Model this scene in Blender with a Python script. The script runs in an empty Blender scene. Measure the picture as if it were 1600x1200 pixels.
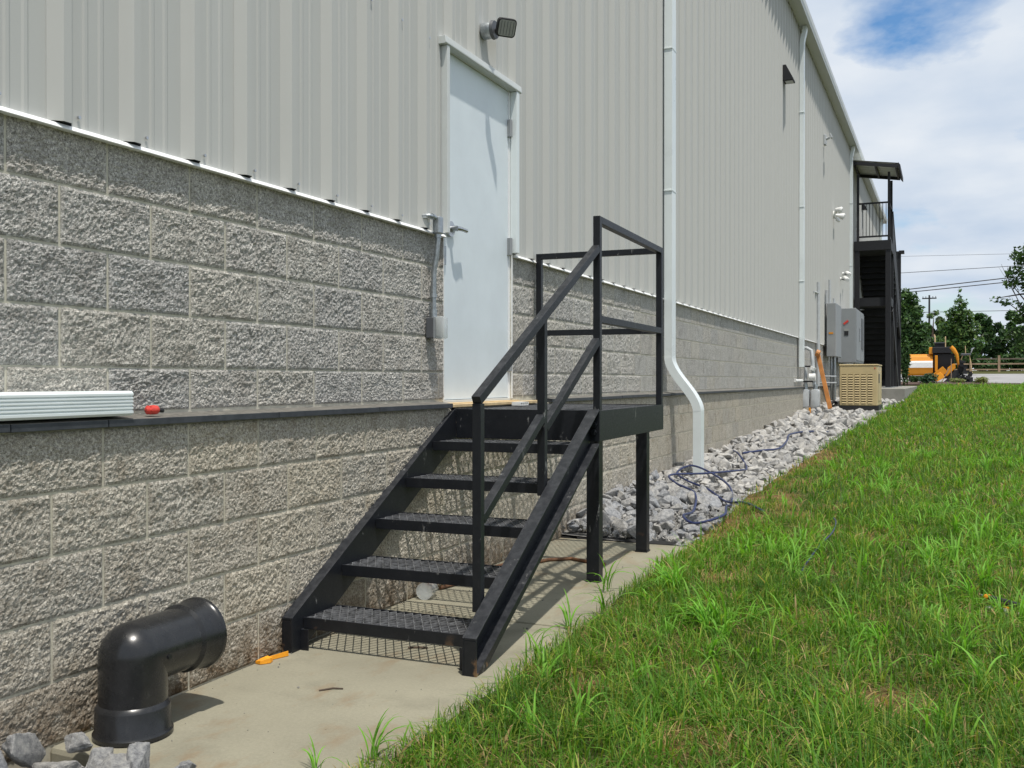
import bpy, bmesh, math, random
import numpy as np
from mathutils import Vector, Matrix, Euler, noise

R = math.radians
S = bpy.context.scene
COL = S.collection
rng = random.Random(7)
npr = np.random.default_rng(11)

# ------------------------------------------------------------------ camera, light, exposure
cd = bpy.data.cameras.new('camera')
cam = bpy.data.objects.new('camera', cd)
COL.objects.link(cam)
cd.sensor_width = 36.0
cd.lens = 36.0 * 1520 / 1600
cd.clip_start, cd.clip_end = 0.05, 2000
cam.location = (2.691, 0.0, 1.163)
cam.rotation_euler = (R(90 - 0.23), 0, R(24.1))
S.camera = cam

SUN = Vector((0.86, -0.80, 3.40)).normalized()          # direction towards the sun
sl = bpy.data.lights.new('sun', 'SUN')
sl.energy, sl.angle, sl.color = 4.0, R(1.1), (1.0, 0.95, 0.87)
so = bpy.data.objects.new('sun', sl)
COL.objects.link(so)
so.rotation_euler = (-SUN).to_track_quat('-Z', 'Y').to_euler()
so.location = (6, -4, 20)

W = bpy.data.worlds.new('World')
S.world = W
W.use_nodes = True
wn, wl = W.node_tree.nodes, W.node_tree.links
wn.clear()
wo = wn.new('ShaderNodeOutputWorld')
sky = wn.new('ShaderNodeTexSky')
sky.sky_type = 'NISHITA'
sky.sun_disc = False
sky.sun_elevation = math.asin(SUN.z)
sky.sun_rotation = math.atan2(SUN.x, SUN.y)
hs = wn.new('ShaderNodeHueSaturation')
hs.inputs['Saturation'].default_value = 1.3
wl.new(sky.outputs[0], hs.inputs['Color'])
b_sky = wn.new('ShaderNodeBackground')
b_sky.inputs[1].default_value = 0.15
wl.new(hs.outputs[0], b_sky.inputs[0])
tc = wn.new('ShaderNodeTexCoord')
sx = wn.new('ShaderNodeSeparateXYZ')
wl.new(tc.outputs['Generated'], sx.inputs[0])


def wmath(op, a, b=None):
    n = wn.new('ShaderNodeMath')
    n.operation = op
    for k, v in enumerate((a, b)):
        if v is None:
            continue
        if isinstance(v, (int, float)):
            n.inputs[k].default_value = v
        else:
            wl.new(v, n.inputs[k])
    return n.outputs[0]


zz = wmath('ADD', wmath('MAXIMUM', sx.outputs[2], 0.0), 0.22)
cx = wn.new('ShaderNodeCombineXYZ')
wl.new(wmath('DIVIDE', sx.outputs[0], zz), cx.inputs[0])
wl.new(wmath('DIVIDE', sx.outputs[1], zz), cx.inputs[1])
CLOUD_OFFSET = (1.15, 0.55, 0.0)
mp = wn.new('ShaderNodeMapping')
mp.inputs['Location'].default_value = CLOUD_OFFSET
wl.new(cx.outputs[0], mp.inputs[0])
n1 = wn.new('ShaderNodeTexNoise')
n1.inputs['Scale'].default_value = 1.5
n1.inputs['Detail'].default_value = 7
n1.inputs['Roughness'].default_value = 0.58
n1.inputs['Distortion'].default_value = 0.25
wl.new(mp.outputs[0], n1.inputs['Vector'])
rp = wn.new('ShaderNodeValToRGB')
rp.color_ramp.elements[0].position = 0.36
rp.color_ramp.elements[1].position = 0.50
# one real gap in the cloud deck above the far end of the hall
dp = wn.new('ShaderNodeVectorMath')
dp.operation = 'DOT_PRODUCT'
dp.inputs[1].default_value = Vector((-.035, .938, .352)).normalized()
wl.new(tc.outputs['Generated'], dp.inputs[0])
gap = wmath('MULTIPLY', wmath('MAXIMUM', wmath('SUBTRACT', dp.outputs['Value'], 0.9954), 0.0), 54.0)
wl.new(wmath('ADD', wmath('SUBTRACT', n1.outputs['Fac'], gap), 0.055), rp.inputs[0])
n2 = wn.new('ShaderNodeTexNoise')
n2.inputs['Scale'].default_value = 2.6
n2.inputs['Detail'].default_value = 5
wl.new(mp.outputs[0], n2.inputs['Vector'])
cr = wn.new('ShaderNodeValToRGB')
cr.color_ramp.elements[0].position = 0.35
cr.color_ramp.elements[0].color = (0.56, 0.66, 0.80, 1)
cr.color_ramp.elements[1].position = 0.68
cr.color_ramp.elements[1].color = (0.80, 0.85, 0.91, 1)
wl.new(n2.outputs['Fac'], cr.inputs[0])
b_cl = wn.new('ShaderNodeBackground')
b_cl.inputs[1].default_value = 1.0
wl.new(cr.outputs[0], b_cl.inputs[0])
ms = wn.new('ShaderNodeMixShader')
wl.new(rp.outputs[0], ms.inputs[0])
wl.new(b_sky.outputs[0], ms.inputs[1])
wl.new(b_cl.outputs[0], ms.inputs[2])
wl.new(ms.outputs[0], wo.inputs[0])

S.view_settings.view_transform = 'Standard'
S.view_settings.look = 'None'
S.view_settings.gamma = 1.0
S.view_settings.exposure = 0.0
S.view_settings.use_curve_mapping = False
S.render.engine = 'CYCLES'
S.cycles.max_bounces = 6
S.cycles.transparent_max_bounces = 16


# ------------------------------------------------------------------ materials
class NT:
    def __init__(s, name):
        s.m = bpy.data.materials.new(name)
        s.m.use_nodes = True
        s.t = s.m.node_tree
        s.n, s.l = s.t.nodes, s.t.links
        s.b = s.n['Principled BSDF']
        s.co = s.n.new('ShaderNodeTexCoord').outputs['Object']

    def new(s, t):
        return s.n.new('ShaderNode' + t)

    def link(s, a, b):
        s.l.new(a, b)

    def rnd_offset(s):
        oi = s.new('ObjectInfo')
        v = s.new('VectorMath')
        v.operation = 'SCALE'
        c = s.new('CombineXYZ')
        for k in range(3):
            s.link(oi.outputs['Random'], c.inputs[k])
        s.link(c.outputs[0], v.inputs[0])
        v.inputs['Scale'].default_value = 53.0
        a = s.new('VectorMath')
        s.link(s.co, a.inputs[0])
        s.link(v.outputs[0], a.inputs[1])
        s.co = a.outputs[0]
        return oi.outputs['Random']

    def noise(s, scale, detail=4, rough=0.55, vec=None, stretch=None):
        n = s.new('TexNoise')
        n.inputs['Scale'].default_value = scale
        n.inputs['Detail'].default_value = detail
        n.inputs['Roughness'].default_value = rough
        v = vec or s.co
        if stretch:
            m = s.new('Mapping')
            m.inputs['Scale'].default_value = stretch
            s.link(v, m.inputs[0])
            v = m.outputs[0]
        s.link(v, n.inputs['Vector'])
        return n.outputs['Fac']

    def ramp(s, f, stops):
        r = s.new('ValToRGB')
        e = r.color_ramp.elements
        while len(e) < len(stops):
            e.new(0.5)
        for k, (p, c) in enumerate(stops):
            e[k].position = p
            e[k].color = (c, c, c, 1) if isinstance(c, (int, float)) else (*c, 1)
        s.link(f, r.inputs[0])
        return r.outputs[0]

    def mix(s, f, a, b, mode='MIX'):
        m = s.new('Mix')
        m.data_type = 'RGBA'
        m.blend_type = mode
        for sock, v in ((m.inputs[0], f), (m.inputs[6], a), (m.inputs[7], b)):
            if isinstance(v, (int, float)):
                sock.default_value = v
            elif isinstance(v, tuple):
                sock.default_value = (*v, 1)
            else:
                s.link(v, sock)
        return m.outputs[2]

    def math(s, op, a, b):
        m = s.new('Math')
        m.operation = op
        m.use_clamp = True
        for k, v in enumerate((a, b)):
            if isinstance(v, (int, float)):
                m.inputs[k].default_value = v
            else:
                s.link(v, m.inputs[k])
        return m.outputs[0]

    def bump(s, h, strength, dist):
        b = s.new('Bump')
        b.inputs['Strength'].default_value = strength
        b.inputs['Distance'].default_value = dist
        s.link(h, b.inputs['Height'])
        s.link(b.outputs[0], s.b.inputs['Normal'])

    def color(s, c):
        s.link(c, s.b.inputs['Base Color'])

    def rough(s, v):
        if isinstance(v, (int, float)):
            s.b.inputs['Roughness'].default_value = v
        else:
            s.link(v, s.b.inputs['Roughness'])


def plain(name, c, rough=0.5, metal=0.0, var=0.12, scale=9, bump=0.0, rnd=False, spec=0.5):
    t = NT(name)
    if rnd:
        t.rnd_offset()
    f = t.noise(scale, 5, 0.6)
    lo = tuple(x * (1 - var) for x in c)
    hi = tuple(min(1, x * (1 + var)) for x in c)
    t.color(t.ramp(f, [(0.3, lo), (0.7, hi)]))
    t.rough(t.ramp(f, [(0.3, max(0, rough - .06)), (0.7, min(1, rough + .06))]))
    t.b.inputs['Metallic'].default_value = metal
    t.b.inputs['Specular IOR Level'].default_value = spec
    if bump:
        t.bump(t.noise(scale * 12, 3), bump, 0.002)
    return t.m


def block_mat(name, dark, mid, light, stain):
    t = NT(name)
    r = t.rnd_offset()
    f1 = t.noise(95, 5, 0.8)
    f2 = t.noise(260, 3, 0.7)
    f3 = t.noise(9, 4, 0.6)
    c = t.ramp(f1, [(0.33, dark), (0.50, mid), (0.66, light)])
    sp = t.ramp(f2, [(0.34, 0.58), (0.5, 1.0), (0.68, 1.38)])
    c = t.mix(1.0, c, sp, 'MULTIPLY')
    c = t.mix(t.ramp(f3, [(0.50, 0.0), (0.72, 0.55)]), c, stain)
    tone = t.ramp(r, [(0.0, (.90, .91, .93)), (.25, (1.03, 1.01, .98)), (.45, (.97, .98, .99)), (.7, (1.05, 1.03, .98)), (.85, (.95, .95, .95)), (1.0, (1.04, 1.04, 1.03))])
    c = t.mix(1.0, c, tone, 'MULTIPLY')
    geo = t.new('NewGeometry')
    sz_ = t.new('SeparateXYZ')
    t.link(geo.outputs['Position'], sz_.inputs[0])
    splash = t.math('MULTIPLY', t.ramp(sz_.outputs[2], [(.02, 1.0), (.26, 0.0)]), t.ramp(t.noise(13, 5, .7), [(.30, 0.1), (.62, .95)]))
    c = t.mix(splash, c, (.125, .080, .042))
    t.color(c)
    t.rough(0.95)
    t.b.inputs['Specular IOR Level'].default_value = 0.15
    t.bump(t.noise(190, 4, 0.7), 1.0, 0.0070)
    return t.m


M = {}
M['block_up'] = block_mat('split_face_grey', (.145, .141, .134), (.455, .440, .410), (.80, .78, .74), (.24, .225, .20))
M['block_low'] = block_mat('split_face_tan', (.165, .148, .122), (.455, .420, .355), (.76, .715, .625), (.235, .195, .14))
M['mortar'] = plain('mortar', (.54, .51, .42), 0.95, var=.15, scale=30, bump=.5)
M['mortar_low'] = plain('mortar_low', (.50, .465, .37), 0.95, var=.2, scale=30, bump=.5)


def siding_mat():
    t = NT('siding_paint')
    f = t.noise(0.7, 3, 0.5, stretch=(1, 1, .25))
    g = t.noise(14, 4, 0.6, stretch=(1, 1, .06))
    c = t.ramp(f, [(0.35, (.482, .485, .464)), (0.65, (.520, .523, .500))])
    c = t.mix(t.ramp(g, [(0.55, 0.0), (0.8, 0.10)]), c, (.44, .43, .40))
    t.color(c)
    t.rough(0.48)
    t.bump(t.noise(2.2, 2, .5, stretch=(1, 1, .5)), .35, .012)
    t.b.inputs['Specular IOR Level'].default_value = 0.22
    return t.m


M['siding'] = siding_mat()
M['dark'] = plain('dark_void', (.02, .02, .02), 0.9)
M['flash'] = plain('white_trim_paint', (.86, .87, .87), 0.32, var=.03)
M['trim'] = plain('grey_white_trim', (.60, .625, .615), 0.38, var=.04)
M['door'] = plain('pale_door_paint', (.70, .765, .80), 0.40, var=.05, scale=3.5)
M['steel'] = plain('brushed_steel', (.50, .51, .52), 0.30, metal=1.0, var=.1, scale=40)
M['galv'] = plain('galvanised_steel', (.42, .45, .47), 0.42, metal=0.85, var=.2, scale=50)
M['down'] = plain('downspout_white', (.74, .79, .79), 0.33, var=.04, scale=3)
M['gutter'] = plain('gutter_paint', (.58, .60, .57), 0.40, var=.05, scale=3)
M['roof'] = plain('roof_sheet', (.55, .56, .56), 0.4)
M['tan'] = plain('tan_panel', (.55, .44, .27), 0.6)


def ledge_mat():
    t = NT('ledge_cap')
    geo = t.new('NewGeometry')
    s = t.new('SeparateXYZ')
    t.link(geo.outputs['True Normal'], s.inputs[0])
    f = t.noise(18, 5, .65)
    face = t.ramp(f, [(.3, (.022, .026, .031)), (.7, (.052, .058, .066))])
    dust = t.ramp(t.noise(25, 5, .7), [(.35, (.10, .095, .085)), (.7, (.23, .215, .185))])
    t.color(t.mix(t.ramp(s.outputs[2], [(.6, 0.0), (.9, 1.0)]), face, dust))
    t.rough(.6)
    t.bump(t.noise(120, 3), .4, .002)
    return t.m


M['ledge'] = ledge_mat()


def black_mat():
    t = NT('black_steel_paint')
    f = t.noise(22, 6, .7)
    g = t.noise(130, 3, .6)
    sx_ = t.new('SeparateXYZ')
    t.link(t.co, sx_.inputs[0])
    c = t.ramp(f, [(.3, (.0065, .0080, .0112)), (.62, (.0115, .0132, .0172)), (.85, (.035, .036, .039))])
    sc = t.noise(16, 5, .75, stretch=(1, 1, .35))
    c = t.mix(t.ramp(sc, [(.63, 0.0), (.71, .8)]), c, (.32, .32, .31))
    lowz = t.ramp(sx_.outputs[2], [(.02, 1.0), (.14, 0.0)])
    rust = t.math('MULTIPLY', lowz, t.ramp(t.noise(11, 4), [(.60, 0.0), (.68, .8)]))
    c = t.mix(rust, c, (.22, .125, .06))
    geo = t.new('NewGeometry')
    sn = t.new('SeparateXYZ')
    t.link(geo.outputs['True Normal'], sn.inputs[0])
    dust = t.math('MULTIPLY', t.ramp(sn.outputs[2], [(.55, 0.0), (.8, 1.0)]), t.ramp(t.noise(24, 5, .7), [(.42, 0.06), (.75, .5)]))
    c = t.mix(dust, c, (.088, .091, .098))
    t.color(c)
    t.rough(t.ramp(g, [(.3, .36), (.7, .54)]))
    t.b.inputs['Specular IOR Level'].default_value = .38
    t.bump(t.noise(260, 2), .25, .001)
    return t.m


M['black'] = black_mat()
M['black_worn_lit'] = plain('worn_lit_black_steel', (.125, .128, .135), .40, var=.7, scale=30)  # worn grating steel, lightened so sunlit strand highlights are in the colour
M['black_far'] = plain('black_tower_paint', (.0075, .008, .0105), 0.6)
def pipe_mat():
    t = NT('black_plastic_pipe')
    c = t.ramp(t.noise(9, 6, .7), [(.35, (.0115, .012, .0135)), (.7, (.024, .0245, .026))])
    c = t.mix(t.ramp(t.noise(20, 6, .8, stretch=(1, 1, .4)), [(.60, 0.0), (.80, .5)]), c, (.085, .083, .078))
    c = t.mix(t.ramp(t.noise(150, 2, .5), [(.72, 0.0), (.76, .4)]), c, (.13, .125, .115))
    t.color(c)
    t.rough(t.ramp(t.noise(16, 5, .7), [(.3, .20), (.7, .34)]))
    t.bump(t.noise(60, 3), .06, .002)
    return t.m


M['hdpe'] = pipe_mat()


def concrete_mat(name, base, stain, amount):
    t = NT(name)
    f = t.noise(3.2, 6, .62)
    g = t.noise(90, 4, .7)
    lo = tuple(x * .80 for x in base)
    hi = tuple(x * 1.13 for x in base)
    c = t.ramp(f, [(.32, lo), (.66, hi)])
    c = t.mix(1.0, c, t.ramp(g, [(.3, .90), (.7, 1.09)]), 'MULTIPLY')
    st = t.noise(4.6, 5, .66, stretch=(1, .45, 1))
    c = t.mix(t.ramp(st, [(.54, 0.0), (.72, amount)]), c, stain)
    wet = t.noise(1.6, 4, .6)
    c = t.mix(t.ramp(wet, [(.46, 0.0), (.60, .30)]), c, tuple(x * .62 for x in base))
    sp = t.noise(34, 2, .5)
    c = t.mix(t.ramp(sp, [(.74, 0.0), (.78, .55)]), c, (.10, .075, .045))
    t.color(c)
    t.rough(.88)
    t.b.inputs['Specular IOR Level'].default_value = .25
    t.bump(t.noise(220, 3), .35, .002)
    return t.m


M['slab'] = concrete_mat('slab_concrete', (.285, .267, .200), (.22, .13, .06), .6)
M['pad'] = concrete_mat('pad_concrete', (.30, .29, .26), (.22, .2, .16), .3)


def rock_mat(name):
    t = NT(name)
    r = t.rnd_offset()
    f = t.noise(9, 6, .72)
    v = t.noise(14, 4, .6, stretch=(1, 1, 4))
    c = t.ramp(f, [(.28, (.105, .110, .120)), (.48, (.345, .35, .36)), (.70, (.58, .575, .56))])
    c = t.mix(t.ramp(v, [(.60, 0.0), (.70, .65)]), c, (.62, .61, .58))
    c = t.mix(1.0, c, t.ramp(r, [(0.0, (.78, .80, .84)), (.5, (.94, .94, .94)), (1.0, (1.06, 1.02, .95))]), 'MULTIPLY')
    t.color(c)
    t.rough(.85)
    t.bump(t.noise(55, 6, .75), .9, .012)
    return t.m


M['rock'] = rock_mat('limestone')
M['soilrock'] = plain('gravel_dust', (.17, .165, .155), .95, var=.4, scale=22, bump=.8)
M['soil'] = plain('mulch', (.075, .042, .028), .95, var=.5, scale=12, bump=.8)
M['asphalt'] = plain('worn_asphalt', (.30, .29, .285), .9, var=.2, scale=.5)


def ground_mat():
    t = NT('lawn_soil')
    a = t.new('Attribute')
    a.attribute_name = 'dry'
    f = t.noise(7, 6, .7)
    g = t.noise(60, 4, .7)
    green = t.ramp(f, [(.3, (.040, .055, .016)), (.7, (.085, .095, .032))])
    dry = t.ramp(f, [(.3, (.11, .060, .028)), (.7, (.28, .165, .075))])
    c = t.mix(a.outputs['Fac'], green, dry)
    c = t.mix(1.0, c, t.ramp(g, [(.3, .6), (.7, 1.3)]), 'MULTIPLY')
    t.color(c)
    t.rough(.95)
    t.b.inputs['Specular IOR Level'].default_value = .1
    return t.m


M['ground'] = ground_mat()


def leaf_mat(name, trans=.42, rough=.5, spec=.2):
    t = NT(name)
    a = t.new('Attribute')
    a.attribute_name = 'Col'
    t.color(a.outputs['Color'])
    t.rough(rough)
    t.b.inputs['Specular IOR Level'].default_value = spec
    tr = t.new('BsdfTranslucent')
    mx = t.mix(1.0, a.outputs['Color'], (1.25, 1.35, .55), 'MULTIPLY')
    t.link(mx, tr.inputs['Color'])
    m = t.new('MixShader')
    m.inputs[0].default_value = trans
    t.link(t.b.outputs[0], m.inputs[1])
    t.link(tr.outputs[0], m.inputs[2])
    t.link(m.outputs[0], t.n['Material Output'].inputs[0])
    return t.m


M['grass'] = leaf_mat('grass_blades')
M['leaf'] = leaf_mat('tree_leaves', .25, .55, .3)
M['bark'] = plain('bark', (.085, .062, .045), .9, var=.4, scale=5)
M['yellow'] = plain('machine_yellow', (.66, .255, .008), .42, var=.1, scale=2)
M['orange'] = plain('orange_steel', (.50, .20, .05), .55, var=.25, scale=6)
M['orange_bit'] = plain('orange_plastic', (.85, .34, .015), .5, var=.15, scale=40)
M['white'] = plain('white_paint', (.78, .78, .76), .45, var=.06)
M['grey'] = plain('enclosure_grey', (.27, .285, .295), .45, var=.05, scale=3)
M['greydk'] = plain('dark_grey_plastic', (.10, .105, .115), .5)
M['gen'] = plain('tan_enclosure', (.56, .44, .235), .5, var=.06, scale=4)
M['genvent'] = plain('tan_vent', (.20, .145, .065), .6)
M['red'] = plain('red_plastic', (.62, .055, .04), .45, var=.15, scale=60)
M['blue'] = plain('blue_hose', (.018, .028, .095), .42, var=.3, scale=20)
M['rubber'] = plain('black_rubber', (.014, .014, .016), .55)
M['brown'] = plain('brown_hose', (.16, .075, .035), .65, var=.3, scale=20)
M['wood'] = plain('pine_board', (.62, .46, .25), .6, var=.2, scale=14)
M['fence'] = plain('fence_wood', (.36, .25, .165), .8, var=.25, scale=3)
M['fence_dk'] = plain('fence_wood_dark', (.15, .12, .09), .85, var=.25, scale=3)
M['wire'] = plain('wire', (.03, .03, .032), .6)
M['pipe_grey'] = plain('meter_paint', (.47, .49, .50), .42, var=.1, scale=12)
M['lens'] = plain('lamp_lens', (.34, .345, .33), .2, var=.1, scale=50)
M['fabric'] = plain('black_fabric', (.018, .018, .018), .95)


def clear_mat():
    t = NT('clear_plastic')
    t.b.inputs['Base Color'].default_value = (.75, .78, .78, 1)
    t.rough(.12)
    t.b.inputs['Specular IOR Level'].default_value = .6
    tr = t.new('BsdfTransparent')
    tr.inputs[0].default_value = (.93, .94, .94, 1)
    m = t.new('MixShader')
    m.inputs[0].default_value = .6
    t.link(t.b.outputs[0], m.inputs[1])
    t.link(tr.outputs[0], m.inputs[2])
    t.link(m.outputs[0], t.n['Material Output'].inputs[0])
    return t.m


M['clear'] = clear_mat()


# ------------------------------------------------------------------ mesh helpers
class MB:
    def __init__(s, xf=None):
        s.v, s.f, s.xf = [], [], xf

    def add(s, vs, fs):
        o = len(s.v)
        s.v += [tuple(v) for v in vs]
        s.f += [tuple(i + o for i in f) for f in fs]
        return s

    def box(s, x0, x1, y0, y1, z0, z1):
        return s.add([(x0, y0, z0), (x1, y0, z0), (x1, y1, z0), (x0, y1, z0), (x0, y0, z1), (x1, y0, z1), (x1, y1, z1), (x0, y1, z1)],
                     [(0, 3, 2, 1), (4, 5, 6, 7), (0, 1, 5, 4), (1, 2, 6, 5), (2, 3, 7, 6), (3, 0, 4, 7)])

    def obox(s, c, ax, ay, az):
        c, ax, ay, az = Vector(c), Vector(ax), Vector(ay), Vector(az)
        return s.add([c - ax - ay - az, c + ax - ay - az, c + ax + ay - az, c - ax + ay - az,
                      c - ax - ay + az, c + ax - ay + az, c + ax + ay + az, c - ax + ay + az],
                     [(0, 3, 2, 1), (4, 5, 6, 7), (0, 1, 5, 4), (1, 2, 6, 5), (2, 3, 7, 6), (3, 0, 4, 7)])

    def bar(s, a, b, w, h, up=(0, 0, 1)):
        a, b = Vector(a), Vector(b)
        d = (b - a).normalized()
        u = Vector(up)
        sd = d.cross(u)
        if sd.length < 1e-4:
            sd = d.cross(Vector((1, 0, 0)))
        sd.normalize()
        u = sd.cross(d).normalized()
        return s.obox((a + b) / 2, sd * (w / 2), d * ((b - a).length / 2), u * (h / 2))

    def prism(s, prof, axis, a, b):
        # prof: list of 2D points; axis 'x','y','z' extruded between a and b
        def P(p, t):
            return {'x': (t, p[0], p[1]), 'y': (p[0], t, p[1]), 'z': (p[0], p[1], t)}[axis]
        n = len(prof)
        vs = [P(p, a) for p in prof] + [P(p, b) for p in prof]
        fs = [(i, (i + 1) % n, n + (i + 1) % n, n + i) for i in range(n)]
        fs += [tuple(range(n))[::-1], tuple(range(n, 2 * n))]
        return s.add(vs, fs)

    def tube(s, pts, r, n=8, caps=True, prof=None):
        pts = [Vector(p) for p in pts]
        rs = r if isinstance(r, (list, tuple)) else [r] * len(pts)
        vs, fs = [], []
        u = None
        for i, p in enumerate(pts):
            t = (pts[min(i + 1, len(pts) - 1)] - pts[max(i - 1, 0)]).normalized()
            if u is None:
                u = t.cross(Vector((0, 0, 1)))
                if u.length < 1e-3:
                    u = Vector((0, 1, 0))
            u = (u - t * u.dot(t)).normalized()
            w = t.cross(u)
            if prof:
                for (a, b) in prof:
                    vs.append(p + u * a * rs[i] + w * b * rs[i])
            else:
                for k in range(n):
                    an = 2 * math.pi * k / n
                    vs.append(p + (u * math.cos(an) + w * math.sin(an)) * rs[i])
        m = len(prof) if prof else n
        for i in range(len(pts) - 1):
            for k in range(m):
                fs.append((i * m + k, i * m + (k + 1) % m, (i + 1) * m + (k + 1) % m, (i + 1) * m + k))
        if caps:
            fs.append(tuple(range(m))[::-1])
            fs.append(tuple(range((len(pts) - 1) * m, len(pts) * m)))
        return s.add(vs, fs)

    def cyl(s, a, b, r, n=14, r2=None):
        return s.tube([a, b], [r, r if r2 is None else r2], n)

    def build(s, name, mat, parent=None, smooth=False, bev=0.0, label=None):
        me = bpy.data.meshes.new(name)
        vs = [s.xf(v) for v in s.v] if s.xf else s.v
        me.from_pydata(vs, [], s.f)
        bm = bmesh.new()
        bm.from_mesh(me)
        bmesh.ops.recalc_face_normals(bm, faces=bm.faces)
        if bev:
            es = [e for e in bm.edges if len(e.link_faces) == 2 and e.calc_face_angle(0) > .5]
            bmesh.ops.bevel(bm, geom=es, offset=bev, segments=2, affect='EDGES', profile=.5, clamp_overlap=True)
        bm.to_mesh(me)
        bm.free()
        if smooth:
            me.polygons.foreach_set('use_smooth', [True] * len(me.polygons))
            me.set_sharp_from_angle(angle=R(38))
        me.materials.append(mat)
        o = bpy.data.objects.new(name, me)
        COL.objects.link(o)
        adopt(o, parent)
        if label:
            o['label'] = label
        return o


def adopt(o, parent):
    if parent is not None:
        o.parent = parent
        if parent.type == 'EMPTY':
            o.matrix_parent_inverse = Matrix.Translation(-parent.location)


def tag(o, label=None, cat=None, group=None, kind=None):
    for k, v in (('label', label), ('category', cat), ('group', group), ('kind', kind)):
        if v:
            o[k] = v
    return o


def thing(name, loc, label, cat, group=None):
    o = bpy.data.objects.new(name, None)
    o.location = loc
    o.empty_display_size = .1
    COL.objects.link(o)
    return tag(o, label, cat, group)


def link_mesh(name, me, parent=None, loc=(0, 0, 0), rot=(0, 0, 0), sc=(1, 1, 1)):
    o = bpy.data.objects.new(name, me)
    o.location, o.rotation_euler, o.scale = loc, rot, sc
    COL.objects.link(o)
    adopt(o, parent)
    return o


def np_mesh(name, co, loop_idx, face_sizes, mat, col=None, smooth=False):
    me = bpy.data.meshes.new(name)
    me.vertices.add(len(co))
    me.vertices.foreach_set('co', np.ascontiguousarray(co, dtype=np.float32).ravel())
    me.loops.add(len(loop_idx))
    me.loops.foreach_set('vertex_index', np.ascontiguousarray(loop_idx, dtype=np.int32))
    st = np.concatenate([[0], np.cumsum(face_sizes)[:-1]]).astype(np.int32)
    me.polygons.add(len(face_sizes))
    me.polygons.foreach_set('loop_start', st)
    me.update(calc_edges=True)
    if col is not None:
        a = me.color_attributes.new('Col', 'FLOAT_COLOR', 'POINT')
        c4 = np.ones((len(co), 4), dtype=np.float32)
        c4[:, :3] = col
        a.data.foreach_set('color', c4.ravel())
    me.materials.append(mat)
    if smooth:
        me.polygons.foreach_set('use_smooth', np.ones(len(face_sizes), dtype=bool))
    return me


# ------------------------------------------------------------------ terrain
def terrain(y):
    return float(np.interp(y, [-40, 3, 46, 62, 95, 140, 400, 900], [.02, .06, .92, 1.06, 1.92, 2.4, 4, 6]))


def edge_drop(x, y):
    # the lawn comes down to the slab level along its edge
    if y > 8.5:
        return 0.0
    q = max(0.0, min(1.0, 1 - (x - lawn_edge(y)) / .55))
    return (terrain(y) - .012) * q * q * min(1.0, (8.5 - y) / 1.8)


def lawn_edge(y):
    b = float(np.interp(y, [-3, 1.0, 2.2, 3.4, 4.8, 6.0, 7.0, 9, 14, 24, 29], [1.08, 1.08, 1.11, 1.15, 1.11, 1.06, 1.06, 1.13, 1.2, 1.38, 1.66]))
    return b + .05 * noise.noise(Vector((0, y * 2.3, 3.1)))


DRY = [(1.27, 7.3, .26, .5), (1.32, 8.3, .3, .6), (1.18, 6.6, .2, .35), (1.62, 7.5, .25, .25), (1.55, 5.2, .2, .17), (2.05, 5.75, .16, .13),
       (1.45, 9.5, .22, .6), (2.15, 4.5, .14, .12), (1.95, 8.0, .2, .22), (1.28, 4.6, .12, .12), (1.5, 3.3, .14, .1), (2.0, 2.9, .16, .14),
       (2.5, 3.5, .18, .14), (1.35, 12, .2, 1.2), (2.3, 6.7, .15, .2), (1.75, 6.3, .14, .16)]


def dryness(x, y):
    d = 0.0
    n = noise.noise(Vector((x * 5, y * 5, 1.7)))
    for (cx_, cy_, rx, ry) in DRY:
        q = ((x - cx_) / rx) ** 2 + ((y - cy_) / ry) ** 2
        d = max(d, .85 - q * .8 + .75 * n)
    d = max(d, .95 - (x - lawn_edge(y)) * 5 + .9 * n if 5.9 < y < 13 else 0)
    d = max(d, .95 * noise.noise(Vector((x * 1.3, y * 1.3, 9.0))) - .1)
    return min(1.0, max(0.0, d))


xs = sorted(set([-400, -120, -40, -16, -6, -1] + [round(.8 + .04 * k, 2) for k in range(20)] + [round(1.6 + .1 * k, 2) for k in range(37)] + [6, 7, 8.5, 11, 16, 30, 60, 150, 400]))
ys = sorted(set([-60, -20, -6, -2] + [round(0 + .15 * k, 2) for k in range(90)] + list(range(14, 64, 2)) + [70, 80, 95, 120, 140, 200, 400, 900]))
verts, dry = [], []
for y in ys:
    for x in xs:
        z = terrain(y) + (.012 * noise.noise(Vector((x * 2, y * 2, 0))) if 0.7 < x < 5.5 else 0)
        z -= edge_drop(x, y) if .7 < x < 2 else 0
        if y < 30:
            z -= .30 * min(1, max(0, (lawn_edge(y) + .01 - x) / .07))
        verts.append((x, y, z))
        dry.append(dryness(x, y) if (.7 < x < 5.5 and 0 < y < 30) else .12)
nx = len(xs)
faces = [(j * nx + i, j * nx + i + 1, (j + 1) * nx + i + 1, (j + 1) * nx + i) for j in range(len(ys) - 1) for i in range(nx - 1)]
me = bpy.data.meshes.new('lawn')
me.from_pydata(verts, [], faces)
at = me.attributes.new('dry', 'FLOAT', 'POINT')
at.data.foreach_set('value', dry)
me.polygons.foreach_set('use_smooth', [True] * len(me.polygons))
me.materials.append(M['ground'])
lawn = link_mesh('lawn', me)
tag(lawn, 'sloping mown lawn beside the building', kind='structure')


# ------------------------------------------------------------------ warehouse
PITCH, COURSE = .4058, .2025
DOOR0, DOOR1 = 5.03, 5.985
YEND = 46.0
wh = thing('warehouse', (-6, 20, 0), 'long grey metal clad warehouse on a split face block base', 'building')

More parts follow.
